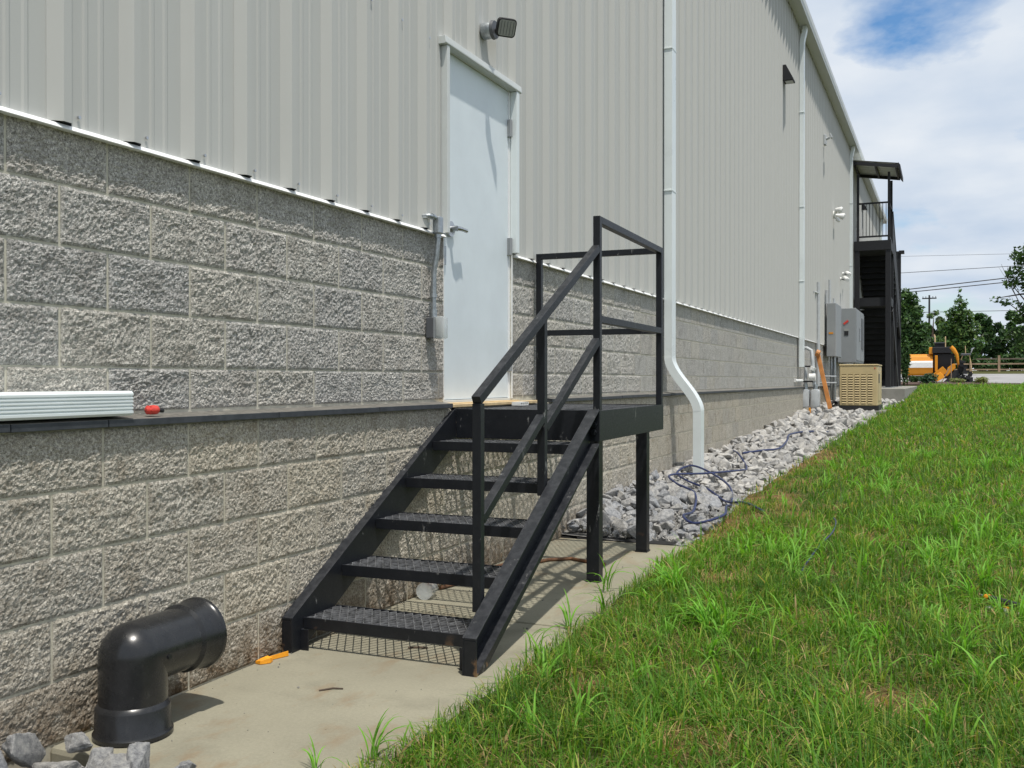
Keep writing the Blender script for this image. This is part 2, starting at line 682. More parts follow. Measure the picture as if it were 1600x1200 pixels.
up = MB()
up.box(-.25, .0005, .0, DOOR0 - .003, .0, 2.0)
up.box(-.25, .0005, DOOR1 + .003, YEND, .0, 2.0)
up.box(-.25, -.006, DOOR0, DOOR1, .0, 1.03)
upper = up.build('upper_block_wall', M['mortar'], wh)
lower = MB().box(-.007, .0855, .0, YEND, -.3, 1.003).build('lower_block_wall', M['mortar_low'], wh)


def block_mesh(name, nyc, nzc, seed, mat, amp):
    L, H = PITCH - .0095, COURSE - .0095
    vs, fs = [], []
    off = Vector((seed * 7.3, seed * 3.1, seed * 5.7))
    for j in range(nzc + 1):
        for i in range(nyc + 1):
            y, z = (i / nyc - .5) * L, (j / nzc - .5) * H
            e = min(min(L / 2 - abs(y), H / 2 - abs(z)) / .011, 1.0) if nyc > 10 else 1.0
            p = Vector((y, z, 0)) * 10 + off
            d = noise.noise(p * 1.3) * .40 + noise.noise(p * 3.7) * .42 + noise.noise(p * 8.5) * .55 + noise.noise(p * 15) * .40
            d += .15 * abs(noise.noise(p * 2.3))
            x = amp * d * (0.15 + .85 * e) + (e - 1) * .0045 + .0078
            vs.append((x, y, z))
    n = nyc + 1
    for j in range(nzc):
        for i in range(nyc):
            fs.append((j * n + i, j * n + i + 1, (j + 1) * n + i + 1, (j + 1) * n + i))
    # skirt back to the mortar
    ring = [i for i in range(n)] + [j * n + nyc for j in range(1, nzc + 1)] + [nzc * n + i for i in range(nyc - 1, -1, -1)] + [j * n for j in range(nzc - 1, 0, -1)]
    o = len(vs)
    vs += [(-.02, vs[k][1], vs[k][2]) for k in ring]
    m = len(ring)
    fs += [(ring[k], o + k, o + (k + 1) % m, ring[(k + 1) % m]) for k in range(m)]
    me = bpy.data.meshes.new(name)
    me.from_pydata(vs, [], fs)
    me.materials.append(mat)
    return me


LOD = {}
for key, mat in (('up', M['block_up']), ('low', M['block_low'])):
    LOD[key] = [[block_mesh('block', 72, 36, s + 1, mat, .0078) for s in range(6)],
                [block_mesh('block', 28, 14, s + 11, mat, .0078) for s in range(5)],
                [block_mesh('block', 7, 4, s + 21, mat, .003) for s in range(4)]]


def lay_blocks(key, parent, X, rows, gaps, ynear, yind, yfar):
    bulk = MB()
    k = 0
    for (zc, phase, hscale, stop) in rows:
        n0 = math.floor((ynear - phase) / PITCH)
        n1 = math.ceil((yfar - phase) / PITCH)
        for n in range(n0, n1):
            a, b = phase + n * PITCH, phase + (n + 1) * PITCH
            segs = [(a, b)]
            for (g0, g1) in gaps:
                out = []
                for (p, q) in segs:
                    if q <= g0 or p >= g1:
                        out.append((p, q))
                    else:
                        if p < g0 - .03:
                            out.append((p, g0))
                        if q > g1 + .03:
                            out.append((g1, q))
                segs = out
            for (p, q) in segs:
                y, w = (p + q) / 2, (q - p) / PITCH
                if zc + .1 < stop(y):
                    continue
                if y > yind:
                    bulk.box(X - .02, X + .0030, p + .006, q - .006, zc - (COURSE - .016) / 2 * hscale, zc + (COURSE - .016) / 2 * hscale)
                    continue
                lod = 0 if y < 5.2 else (1 if y < 9 else 2)
                k += 1
                me = LOD[key][lod][(k * 7 + int(zc * 31)) % len(LOD[key][lod])]
                fy, fz = rng.choice((1, -1)), rng.choice((1, -1))
                o = link_mesh('block', me, parent, (X - (.0015, .0020, .0040)[lod], y, zc), (R(180) if fz < 0 else 0, 0, 0), (1, w, hscale * (.972 if lod == 2 else 1)))
    bulk.build('far_blocks', M['block_up' if key == 'up' else 'block_low'], parent)['kind'] = 'stuff'


def none_(y):
    return -9


rows_up = [(1.206 + COURSE * (.5 + i), 2.1315 + (.203 if i % 2 == 0 else 0), 1.0, none_) for i in range(4)]
rows_up = [(z, 2.1315 + (0 if (3 - i) % 2 == 0 else .203), h, s) for i, (z, p, h, s) in enumerate(rows_up)]
rows_up.insert(0, (1.206 - .078, 2.1315, .79, none_))
lay_blocks('up', upper, 0.0, rows_up, [(DOOR0 - .002, DOOR1 + .002)], .6, 15.5, YEND - .5)
rows_low = []
for i in range(5):
    rows_low.append((1.004 - COURSE * (.5 + i) + .001 * i, (2.031 if i % 2 == 0 else 2.229), 1.0, lambda y: -.3 if y < 6.7 else terrain(y) - .05))
lay_blocks('low', lower, .085, rows_low, [], .6, 13.5, YEND - .5)

# ledge cap: pieces butted end to end, missing in front of the door
k = 0
yy = [.4, 1.2, 2.059, 2.435, 3.35, 4.15, 4.935]
segs = [(yy[i], yy[i + 1]) for i in range(len(yy) - 1)]
y = 6.47
while y < 22:
    segs.append((y, y + .82))
    y += .82
ledge = MB().prism([(-.004, 1.004), (.106, 1.004), (.106, 1.026), (-.004, 1.036)], 'y', .41, 4.93)
ledge.prism([(-.004, 1.004), (.106, 1.004), (.106, 1.026), (-.004, 1.036)], 'y', 6.48, YEND - .1)
ledge = ledge.build('ledge', M['ledge'], wh, label='dark ledge along the block wall')
for (a, b) in segs:
    d = rng.uniform(-.0015, .0015)
    MB().prism([(.0, 1.0035 + d), (.116 + d, 1.0035 + d), (.115 + d, 1.0285 + d), (.0, 1.0395)], 'y', a + .002, b - .002).build('ledge_cap', M['ledge'], ledge, bev=.002)

# siding
RIB0 = 3.245 - .05           # first rib base edge of the panel seam
PW = .9144


def panel_mesh(z0, z1, name='siding_panel', clip=None):
    prof = []
    v, r = .006, .045
    pts = []
    for q in range(3):
        b = q * .3048
        pts += [(b, v), (b + .034, r), (b + .066, r), (b + .1, v)]
        for m in (.157, .224):
            pts += [(b + m - .014, v), (b + m - .006, v + .004), (b + m + .006, v + .004), (b + m + .014, v)]
    pts.append((PW, v))
    pts = [(y, x) for (y, x) in pts]
    zs = [z0, z1]
    vs = [(x, y, z) for z in zs for (y, x) in pts]
    n = len(pts)
    fs = [(i, i + 1, n + i + 1, n + i) for i in range(n - 1)]
    # overlapped lip at the seam
    o = len(vs)
    lip = [(-.0031, v - .001), (-.003, v + .0022), (.0, v + .0022), (.034, r + .002), (.066, r + .002), (.072, r - .006)]
    vs += [(x, y, z) for z in zs for (y, x) in lip]
    m = len(lip)
    fs += [(o + i, o + i + 1, o + m + i + 1, o + m + i) for i in range(m - 1)]
    if clip:                                        # notched beside the door up to its head
        zc, a, b = clip
        low = [q for q in pts if a <= q[0] <= b]
        if a > 0:
            low.insert(0, (a, np.interp(a, [q[0] for q in pts], [q[1] for q in pts])))
        if b < PW:
            low.append((b, v))
        o = len(vs)
        vs += [(x, y, z) for z in (zc, z0) for (y, x) in low]
        m = len(low)
        fs += [(o + m + i, o + m + i + 1, o + i + 1, o + i) for i in range(m - 1)]
        vs = [(x, y, zc if (i < o and z == z0) else z) for i, (x, y, z) in enumerate(vs)]
    me = bpy.data.meshes.new(name)
    me.from_pydata(vs, [], fs)
    me.materials.append(M['siding'])
    return me


wall = MB().box(-.25, -.004, .0, DOOR0 - .06, 2.005, 8.2)
wall.box(-.25, -.004, DOOR1 + .06, YEND, 2.005, 8.2)
wall.box(-.25, -.004, DOOR0 - .06, DOOR1 + .06, 3.15, 8.2)
wall = wall.build('siding_wall', M['dark'], wh)
pm = panel_mesh(2.0125, 8.16)
pshort = panel_mesh(3.148, 8.16)
pleft = panel_mesh(2.0125, 8.16, clip=(3.148, 0, PW - .036))
pright = panel_mesh(2.0125, 8.16, clip=(3.148, .052, PW))
kk = -4
while True:
    y = RIB0 + kk * PW
    if y > YEND - PW * .6:
        break
    link_mesh('siding_panel', {1: pleft, 2: pshort, 3: pright}.get(kk, pm), wall, (0, y, 0))
    kk += 1
fl = MB()
for (a, b) in ((.0, DOOR0 - .03), (DOOR1 + .035, YEND)):
    fl.prism([(-.003, 1.992), (.036, 1.990), (.039, 1.992), (.026, 2.008), (.004, 2.0155), (-.003, 2.0155)], 'y', a, b)
fl.build('base_flashing', M['flash'], wh)
sc = MB()
k = -9
while RIB0 + .05 + k * .3048 < 9:
    yr = RIB0 + .05 + k * .3048
    k += 1
    if yr < .5 or DOOR0 - .1 < yr < DOOR1 + .1:
        continue
    sc.cyl((.010, yr + .075, 2.05), (.017, yr + .075, 2.05), .006, 8)
    if True:
        for zz_ in (3.1, 4.6, 6.1):
            sc.cyl((.010, yr + .075, zz_), (.017, yr + .075, zz_), .0085, 8)
sc = sc.build('siding_screws', M['steel'], wh)
sc['kind'] = 'stuff'
cl = MB()
k = -9
while RIB0 + .05 + k * .3048 < 14:
    yr = RIB0 + .05 + k * .3048
    k += 1
    if yr < .5 or DOOR0 - .1 < yr < DOOR1 + .1:
        continue
    cl.prism([(yr - .046, .002), (yr + .046, .002), (yr + .014, .040), (yr - .014, .040)][::-1], 'z', 2.023, 2.05) if False else None
    cl.add([(.008, yr - .047, 2.0165), (.041, yr - .015, 2.0185), (.041, yr + .015, 2.0185), (.008, yr + .047, 2.0165),
            (.008, yr - .047, 2.04), (.041, yr - .015, 2.05), (.041, yr + .015, 2.05), (.008, yr + .047, 2.05)],
           [(0, 1, 2, 3), (7, 6, 5, 4), (0, 4, 5, 1), (1, 5, 6, 2), (2, 6, 7, 3), (3, 7, 4, 0)])
cl = cl.build('foam_closures', M['greydk'], wh)
cl['kind'] = 'stuff'
# body of the hall, roof and gutter
MB().box(-18, -.26, .0, YEND, .0, 8.1).build('rear_walls', M['siding'], wh)
MB().prism([(.20, 8.235), (.262, 8.228), (.262, 8.262), (-9, 9.4), (-18.2, 8.3), (-18.2, 8.2), (-9, 9.3)], 'y', -.2, YEND + .2).build('roof', M['roof'], wh)
gut = MB().prism([(.035, 8.085), (.215, 8.085), (.222, 8.072), (.244, 8.072), (.250, 8.12), (.262, 8.15), (.262, 8.225), (.256, 8.225), (.24, 8.15), (.215, 8.10), (.052, 8.10), (.052, 8.225), (.035, 8.225)], 'y', -.1, YEND + .1)
gut = gut.build('gutter', M['gutter'], wh)
MB().box(.002, .034, .0, YEND, 8.17, 8.23).build('eave_trim', M['gutter'], wh)

# door
leaf = MB().box(-.055, -.010, DOOR0 + .012, DOOR1 - .012, 1.047, 3.105).build('door', M['door'], wh, bev=.002, label='pale grey steel door with lever handle')
for z in (2.855, 2.06, 1.28):
    h = MB().box(-.012, .002, DOOR1 - .028, DOOR1 - .004, z - .057, z + .057)
    h.cyl((.010, DOOR1 - .016, z - .057), (.010, DOOR1 - .016, z + .057), .013, 8)
    h.build('hinge', M['grey'], leaf)
hd = MB().cyl((-.01, 5.12, 2.06), (.008, 5.12, 2.06), .046, 20).cyl((.008, 5.12, 2.06), (.048, 5.12, 2.06), .017, 12)
hd.tube([(.046, 5.112, 2.06), (.054, 5.14, 2.06), (.049, 5.20, 2.062), (.049, 5.235, 2.06)], [.014, .014, .012, .013], 10)
hd.build('handle', M['steel'], leaf, smooth=True)
MB().box(-.01, -.004, DOOR0 + .012, DOOR0 + .035, 2.02, 2.21).build('latch_guard', M['steel'], leaf, bev=.001)
MB().box(-.009, .006, DOOR0 - .004, DOOR0 + .028, 1.84, 1.95).build('strike_plate', M['galv'], leaf, bev=.001)
fr = MB()
fr.box(-.12, -.0025, DOOR0 - .02, DOOR0 + .010, 1.03, 3.12)
fr.box(-.12, -.0025, DOOR1 - .010, DOOR1 + .02, 1.03, 3.12)
fr.box(-.12, -.0025, DOOR0 + .010, DOOR1 - .010, 3.108, 3.14)
fr.build('door_frame', M['flash'], wh)
for (a, b) in ((DOOR0 - .036, DOOR0 - .003), (DOOR1 + .004, DOOR1 + .048)):
    MB().box(-.001, .0485, a, b, 2.018, 3.104).build('side_trim', M['trim'] if a < 5.5 else M['down'], wh, bev=.003)  # right trim painted whiter than the left, its sunlit look put into the colour
MB().prism([(-.001, 3.106), (.047, 3.106), (.053, 3.111), (.053, 3.119), (.049, 3.152), (-.001, 3.152)], 'y', DOOR0 - .066, DOOR1 + .078).build('head_trim', M['trim'], wh, bev=.002)
MB().box(-.12, .0, DOOR0 + .004, DOOR1 - .004, 1.020, 1.044).build('door_sill', M['trim'], wh, bev=.002)
for (x0, x1, z0, z1, y0, y1) in ((.004, .052, 1.006, 1.030, 4.942, 6.02), (.056, .112, 1.006, 1.024, 4.945, 6.25)):
    MB().box(x0, x1, y0, y1, z0, z1).build('threshold_board', M['wood'], wh, bev=.002)
MB().box(-.02, .012, DOOR1 + .006, DOOR1 + .016, 1.04, 2.01).build('caulk_bead', M['white'], wh)
MB().box(-.02, .010, DOOR0 - .014, DOOR0 - .006, 1.04, 2.01).build('caulk_bead', M['white'], wh)
MB().box(-.003, .014, 32.2, 33.2, 5.45, 7.55).build('upper_door', M['tan'], wh, label='tan upper door behind the stair tower')


# downspouts
def downspout(y0, x_wall, path, label):
    prof = [(-.075, -.04), (-.03, -.04), (-.026, -.036), (.026, -.036), (.03, -.04), (.075, -.04), (.075, .04), (-.075, .04)]
    pts, rs = [], []
    for i, (x, z, rib) in enumerate(path):
        pts.append((x, y0, z))
        rs.append(rib)
    vs, fs = [], []
    m = len(prof)
    P = [Vector((p[0], 0, p[2])) for p in pts]
    for i, p in enumerate(P):
        t = (P[min(i + 1, len(P) - 1)] - P[max(i - 1, 0)]).normalized()
        nrm = Vector((-t.z, 0, t.x))
        for (a, b) in prof:
            q = p + nrm * b * rs[i]
            vs.append((q.x, y0 + a * rs[i], q.z))
    for i in range(len(P) - 1):
        for k in range(m):
            fs.append((i * m + k, i * m + (k + 1) % m, (i + 1) * m + (k + 1) % m, (i + 1) * m + k))
    fs += [tuple(range(m))[::-1], tuple(range((len(P) - 1) * m, len(P) * m))]
    o = MB().add(vs, fs).build('downspout', M['down'], wh, label=label, smooth=True)
    for z in (6.4, 4.55, 3.1):
        MB().box(.045, x_wall + .044, y0 - .085, y0 + .085, z - .007, z + .007).build('strap', M['down'], o, bev=.002)
    return o


def bend(x0, z0, x1, z1, n=16):
    out = []
    for i in range(n + 1):
        t = i / n
        s = t * t * (3 - 2 * t)
        out.append((x0 + (x1 - x0) * s, z0 + (z1 - z0) * t, 1.0 + (.03 if i % 2 else 0.0) * (1 if 0 < i < n else 0)))
    return out


XD = .088
top_b = bend(.145, 8.08, XD, 7.72, 10)
downspout(9.80, XD, top_b + [(XD, 4.99, 1), (XD, 4.97, 1.03), (XD, 1.42, 1)] + bend(XD, 1.40, .385, .84, 34) + [(.385, .84, 1), (.385, .16, 1)],
          'white downspout bending out over the ledge behind the staircase')
downspout(19.75, XD, top_b + [(XD, 4.99, 1), (XD, 4.97, 1.03), (XD, 1.42, 1)], 'white downspout ending above the gas meter')
downspout(30.45, XD, top_b + [(XD, .9, 1)], 'white downspout just before the black stair tower')
downspout(44.6, XD, top_b + [(XD, .9, 1)], 'farthest downspout beyond the stair tower')

# ------------------------------------------------------------------ concrete slab, gravel bed
slab = MB().box(.083, 1.20, 2.215, 4.282, -.16, .0).build('slab', M['slab'], bev=.02)
slab2 = MB().box(.083, 1.20, 4.288, 6.70, -.16, .0).build('slab', M['slab'], bev=.006)
for o in (slab, slab2):
    tag(o, 'concrete slab along the foot of the block wall', kind='structure')


def bed_z(x, y):
    if y < 6.7:
        return -.16
    w = min(1, (y - 6.55) / 1.2)
    c = max(0, min(1, (x - .085) / 1.1))
    return .035 + (.022 * y - .14) * (.35 + .65 * w) + (.150 * w + .03) * (1 - c) - .06


vs, fs = [], []
gx = [.08 + .1 * i for i in range(19)]
gy = [6.70 + .25 * j for j in range(90)]
for y in gy:
    for x in gx:
        xe = min(x, lawn_edge(y) + .12)
        vs.append((xe if x > xe else x, y, bed_z(x, y)))
n = len(gx)
fs = [(j * n + i, j * n + i + 1, (j + 1) * n + i + 1, (j + 1) * n + i) for j in range(len(gy) - 1) for i in range(n - 1)]
bed = MB().add(vs, fs).build('gravel_bed', M['soilrock'])
tag(bed, 'bed of crushed grey stone along the wall', kind='structure')
bed2 = MB().box(.083, 1.2, .2, 2.213, -.35, -.11).build('gravel_bed', M['soilrock'])
tag(bed2, 'pit of grey stone in front of the slab', kind='structure')
fab = MB()
for i in range(14):
    y = 6.72 + .012 * math.sin(i * 2.1)
    fab.add([(.1 + .06 * i, y - .03, .004), (.165 + .06 * i, y - .03 + .008 * (i % 3), .005), (.165 + .06 * i, y + .03, .02), (.1 + .06 * i, y + .03, .02)], [(0, 1, 2, 3)])
tag(fab.build('landscape_fabric', M['fabric']), 'strip of black landscape fabric at the far slab edge', 'fabric')


def rock_mesh(seed, npts, sub=False):
    r = random.Random(seed)
    bm = bmesh.new()
    ax = (1.0, r.uniform(.62, .9), r.uniform(.5, .75))
    for _ in range(npts):
        v = Vector((r.gauss(0, 1), r.gauss(0, 1), r.gauss(0, 1))).normalized() * r.uniform(.82, 1.0)
        bm.verts.new((v.x * ax[0] * .5, v.y * ax[1] * .5, v.z * ax[2] * .5))
    res = bmesh.ops.convex_hull(bm, input=bm.verts)
    bmesh.ops.delete(bm, geom=[v for v in bm.verts if not v.link_faces], context='VERTS')
    if sub:
        bmesh.ops.bevel(bm, geom=bm.edges[:], offset=.018, segments=1, affect='EDGES', clamp_overlap=True)
        bmesh.ops.triangulate(bm, faces=bm.faces[:])
        for _ in range(3):
            bmesh.ops.subdivide_edges(bm, edges=bm.edges[:], cuts=1, use_grid_fill=True)
        off = Vector((seed, seed * 2.0, 0))
        for v in bm.verts:
            nrm = v.co.normalized()
            v.co += nrm * (.020 * noise.noise(v.co * 4 + off) + .022 * noise.noise(v.co * 9 + off) + .012 * noise.noise(v.co * 26 + off))
    else:
        bmesh.ops.bevel(bm, geom=bm.edges[:], offset=.02, segments=1, affect='EDGES', clamp_overlap=True)
        for v in bm.verts:
            v.co += v.co.normalized() * .035 * noise.noise(v.co * 7 + Vector((seed, 0, 0)))
    bmesh.ops.recalc_face_normals(bm, faces=bm.faces)
    me = bpy.data.meshes.new('stone')
    bm.to_mesh(me)
    bm.free()
    me.materials.append(M['rock'])
    return me


ROCKS = [rock_mesh(s + 3, 9 + s % 6) for s in range(14)]
BIG = [rock_mesh(s + 60, 10 + s % 4, True) for s in range(6)]
spots = []
y = 6.80
while y < 29:
    step = .086 if y < 12 else (.11 if y < 18 else .16)
    x = .15
    while x < lawn_edge(y) + .04:
        spots.append((x + rng.uniform(-.03, .03), y + rng.uniform(-.035, .035), step * rng.choice((.75, 1.0, 1.25, 1.5, 1.8, 2.2)) * (1.25 if y < 8.6 else 1.08)))
        x += step
    y += step
fargravel = MB()
nst = 0
for (x, y, d) in spots:
    if .15 < x < .60 and 9.62 < y < 9.98 and abs(x - .385) < .1:
        continue
    z = bed_z(x, y) + d * rng.uniform(.05, .30)
    e = Euler((rng.uniform(-.5, .5), rng.uniform(-.5, .5), rng.uniform(0, 6.28)))
    s = (d, d * rng.uniform(.85, 1.1), d * rng.uniform(.85, 1.15))
    me = rng.choice(ROCKS)
    if nst < 300:
        nst += 1
        o = link_mesh('stone', me, bed, (x, y, z), e, s)
    else:
        mt = Matrix.LocRotScale(Vector((x, y, z)), e, Vector(s))
        fargravel.add([mt @ v.co for v in me.vertices], [tuple(p.vertices) for p in me.polygons])
PEB = []
for s_ in range(6):
    bm = bmesh.new()
    r_ = random.Random(s_ + 300)
    for _ in range(9):
        v = Vector((r_.gauss(0, 1), r_.gauss(0, 1), r_.gauss(0, 1))).normalized() * .5
        bm.verts.new((v.x, v.y * .8, v.z * .6))
    bmesh.ops.convex_hull(bm, input=bm.verts)
    bm.verts.index_update()
    PEB.append(([v.co.copy() for v in bm.verts], [tuple(v.index for v in f.verts) for f in bm.faces]))
    bm.free()
for _ in range(2600):
    y = 6.74 + 14 * rng.random() ** 1.6
    x = rng.uniform(.10, lawn_edge(y) + .10)
    d = rng.choice((.02, .028, .036, .048))
    mt = Matrix.LocRotScale(Vector((x, y, bed_z(x, y) + d * .4 + rng.uniform(0, .035))), Euler((rng.uniform(0, 3), rng.uniform(0, 3), rng.uniform(0, 6))), Vector((d, d, d)))
    pv_, pf_ = rng.choice(PEB)
    fargravel.add([mt @ v for v in pv_], pf_)
fg = fargravel.build('far_stones', M['rock'], bed)
fg['kind'] = 'stuff'
# stones at the near end, each one placed
NEAR = [(.505, 2.185, .025, .125), (.66, 2.20, .012, .09), (.81, 2.205, .0, .075), (.165, 2.085, .045, .165), (.245, 2.185, .035, .115), (.27, 2.075, .0, .16), (.385, 2.155, .01, .125), (.47, 2.13, .0, .17), (.34, 2.02, -.03, .16),
        (.14, 1.96, .0, .16), (.655, 2.17, .005, .095), (.77, 2.17, -.015, .085), (.57, 2.15, -.01, .11), (.60, 2.05, -.07, .13), (.20, 1.84, -.03, .16), (.42, 1.92, -.06, .15), (.585, 2.14, -.06, .07),
        (.75, 2.02, -.09, .13), (.92, 2.1, -.10, .12), (.56, 1.88, -.08, .15), (.30, 1.72, -.06, .16), (.70, 1.84, -.09, .15), (.14, 1.62, -.05, .15), (.5, 1.7, -.08, .15), (.9, 1.9, -.10, .14)]
for i, (x, y, z, d) in enumerate(NEAR):
    link_mesh('stone', BIG[i % 6], bed2, (x, y, z), (rng.uniform(-.6, .6), rng.uniform(-.9, .2), rng.uniform(0, 6.28)), (d * 1.35, d * 1.2, d * 1.3))


# ------------------------------------------------------------------ steel staircase
SO, SA = (.15, 3.39), R(1.4)


def SW(p):
    u, v, z = p
    return (SO[0] + u * math.cos(SA) - v * math.sin(SA), SO[1] + u * math.sin(SA) + v * math.cos(SA), z)


st = thing('staircase', SW((.4, 1.5, 0)), 'black steel outdoor staircase with grated treads and landing below the pale door', 'staircase')


def smb():
    return MB(SW)


SL = .538
V1, V2 = 1.59, 3.02
for side in (0, 1):
    m = smb()
    top0, bot0 = .150, -.045

    def plate(u0, u1, off_t, off_b, m=m):
        # sloped strip from foot to landing between top line - off_t and top line - off_b
        t0, t1 = top0 - off_t, top0 + SL * V1 - off_t
        b0, b1 = top0 - off_b, top0 + SL * V1 - off_b
        pr = [(0, max(t0, 0)), (V1, t1), (V1, b1)]
        if b0 < 0:
            pr += [(-b0 / SL, 0), (0, 0)]
        else:
            pr += [(0, b0)]
        m.prism(pr, 'x', u0, u1)
    if side == 0:
        plate(-.008, 0, 0, .195)
        plate(-.052, -.008, 0, .009)
        plate(-.052, -.008, .186, .195)
        m.box(-.052, -.0085, .001, .008, .0, .14)
    else:
        plate(.80, .808, 0, .195)
        plate(.808, .862, 0, .009)
        plate(.808, .862, .186, .195)
        m.box(.8085, .862, .001, .008, .0, .14)
    m.build('stringer', M['black'], st, bev=.0015)


def grating(u0, u1, v0, v1, z, cu, cv, w=.0028, h=.010, name='grating', parent=None):
    # expanded metal: zigzag strands that touch at every half pitch
    m = smb()
    nu, nv = round((u1 - u0) / cu), round((v1 - v0) / cv)
    du, dv = (u1 - u0) / nu, (v1 - v0) / nv
    for j in range(nv):
        vc = v0 + (j + .5) * dv
        for i in range(nu):
            for k in range(2):
                a_u, b_u = u0 + i * du + k * du / 2, u0 + i * du + (k + 1) * du / 2
                s0 = (-.5 if k == 0 else .5) * (1 if j % 2 == 0 else -1)
                a_v, b_v = vc + s0 * dv, vc - s0 * dv
                zt = z + (.0028 if k == 0 else 0)
                m.bar((a_u, a_v, z), (b_u, b_v, z), w * 1.6, h)
    o = m.build(name, M['black_worn_lit'], parent)
    o['kind'] = 'stuff'
    return o


for i in range(5):
    v0 = .08 + .303 * i
    z = [.138, .312, .485, .657, .829][i]
    dp = .258
    m = smb()
    m.box(.004, .796, v0, v0 + .006, z - .050, z)
    m.box(.004, .796, v0 + dp - .006, v0 + dp, z - .050, z)
    m.box(.004, .010, v0 + .007, v0 + dp - .007, z - .040, z - .004)
    m.box(.790, .796, v0 + .007, v0 + dp - .007, z - .040, z - .004)
    m.box(.011, .789, v0 + .007, v0 + .02, z - .05, z - .045)
    t = m.build('tread', M['black'], st, bev=.0012)
    grating(.012, .788, v0 + .008, v0 + dp - .008, z - .007, .040, .035, parent=t)
m = smb()
m.box(.001, .04, .06, .066, 0, .09).box(.001, .007, .0661, .11, 0, .09)
m.build('foot_clip', M['black'], st, bev=.001)
m = smb()
m.box(.76, .799, .06, .066, 0, .09).box(.793, .799, .0661, .11, 0, .09)
m.build('foot_clip', M['black'], st, bev=.001)
# landing
m = smb()
zt, zb = .998, .830
m.box(.0, .862, V1 + .001, V1 + .009, zb, zt)
m.box(.854, .862, V1 + .0095, V2 - .0085, zb, zt)
m.box(.0, .862, V2 - .008, V2, zb, zt)
m.box(.0, .008, V1 + .0095, V2 - .0085, zb, zt)
m.box(.806, .8535, V1 + .010, V2 - .009, zb, zb + .008)
m.box(.0085, .8535, V1 + .01, V1 + .055, zb, zb + .008)
m.box(.0085, .8535, 2.28, 2.33, .92, .975)
land = m.build('landing', M['black'], st, bev=.0015)
grating(.010, .852, V1 + .012, V2 - .010, .989, .040, .035, parent=land)
for v in (1.885, 2.945):
    m = smb()
    m.box(.690, .766, v, v + .076, .012, .829)
    p = m.build('landing_leg', M['black'], st, bev=.003)
    smb().box(.686, .770, v - .004, v + .080, .0, .011).build('foot_plate', M['black'], p)
for z in (.93, .89):
    MB(SW).cyl((.832, V1 - .018, z - .01), (.832, V1 + .001, z - .01), .016, 6).build('bolt', M['black'], st)
# railings
T = .039


def post(u, v, z0, z1):
    smb().box(u, u + T, v, v + T, z0, z1).build('rail_post', M['black'], st, bev=.002)


post(.758, .185, .205, 1.066)
post(.758, .925, .605, 1.475)
post(.822, V1 + .010, .999, 2.055)
post(.822, V2 - .05, .999, 2.055)
post(-.045, V2 - .05, 1.005, 2.055)


def rail(a, b, name='handrail'):
    smb().bar(a, b, T, T).build(name, M['black'], st, bev=.002)


rs = .86 / 1.44
u = .7775
rail((u, .185, 1.078), (u + .0635, V1 + .012, 1.078 + .565 * 1.417))
rail((u, .223, .585), (u, .926, .982), 'mid_rail')
rail((u, .963, .93), (u + .0635, V1 + .012, 1.375), 'mid_rail')
rail((.8415, V1 + .049, 2.0355), (.8415, V2 - .05, 2.0355))
rail((.8415, V1 + .049, 1.495), (.8415, V2 - .05, 1.495), 'mid_rail')
rail((-.006, V2 - .03, 2.0355), (.822, V2 - .03, 2.0355))
rail((-.006, V2 - .03, 1.495), (.822, V2 - .03, 1.495), 'mid_rail')

# ------------------------------------------------------------------ pipe elbow on the slab
el = thing('pipe_elbow', (.272, 2.40, 0), 'large black plastic pipe elbow standing on the slab by the wall', 'pipe elbow')
EX, EY, EZ = .252, 2.405, .262
ER = .108
m = MB()
path, rad = [], []
BR = .109
for (z, r) in ((.0, .119), (.004, .126), (.016, .126), (.024, .1195), (.098, .118), (.0985, .1178), (.113, ER + .0008), (.1135, ER)):
    path.append((EX, EY, z)); rad.append(r)
path.append((EX, EY, EZ)); rad.append(ER)
m.tube(path, rad, 44)
ye = EY + BR
arm = [((EX, EY - .0, EZ), ER)]
for (d, r) in ((.045, ER), (.095, ER), (.0955, ER + .0006), (.106, .1175), (.1065, .118), (.180, .1195), (.188, .126), (.200, .126), (.204, .121)):
    arm.append(((EX, ye + d, EZ), r))
m.tube([q[0] for q in arm], [q[1] for q in arm], 44)
ball, brad = [], []
for i in range(17):
    a = math.pi * i / 16
    ball.append((EX, EY - math.cos(a) * ER * .999, EZ)); brad.append(max(.002, math.sin(a) * ER * 1.0))
m.tube(ball, brad, 44)
m.build('elbow_body', M['hdpe'], el, smooth=True)
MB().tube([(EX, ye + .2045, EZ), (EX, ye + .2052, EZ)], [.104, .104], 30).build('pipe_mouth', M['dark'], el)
MB().cyl((EX + .085, EY + .05, EZ - .01), (EX + .112, EY + .05, EZ - .008), .008, 10).build('vent_nub', M['hdpe'], el, smooth=True)

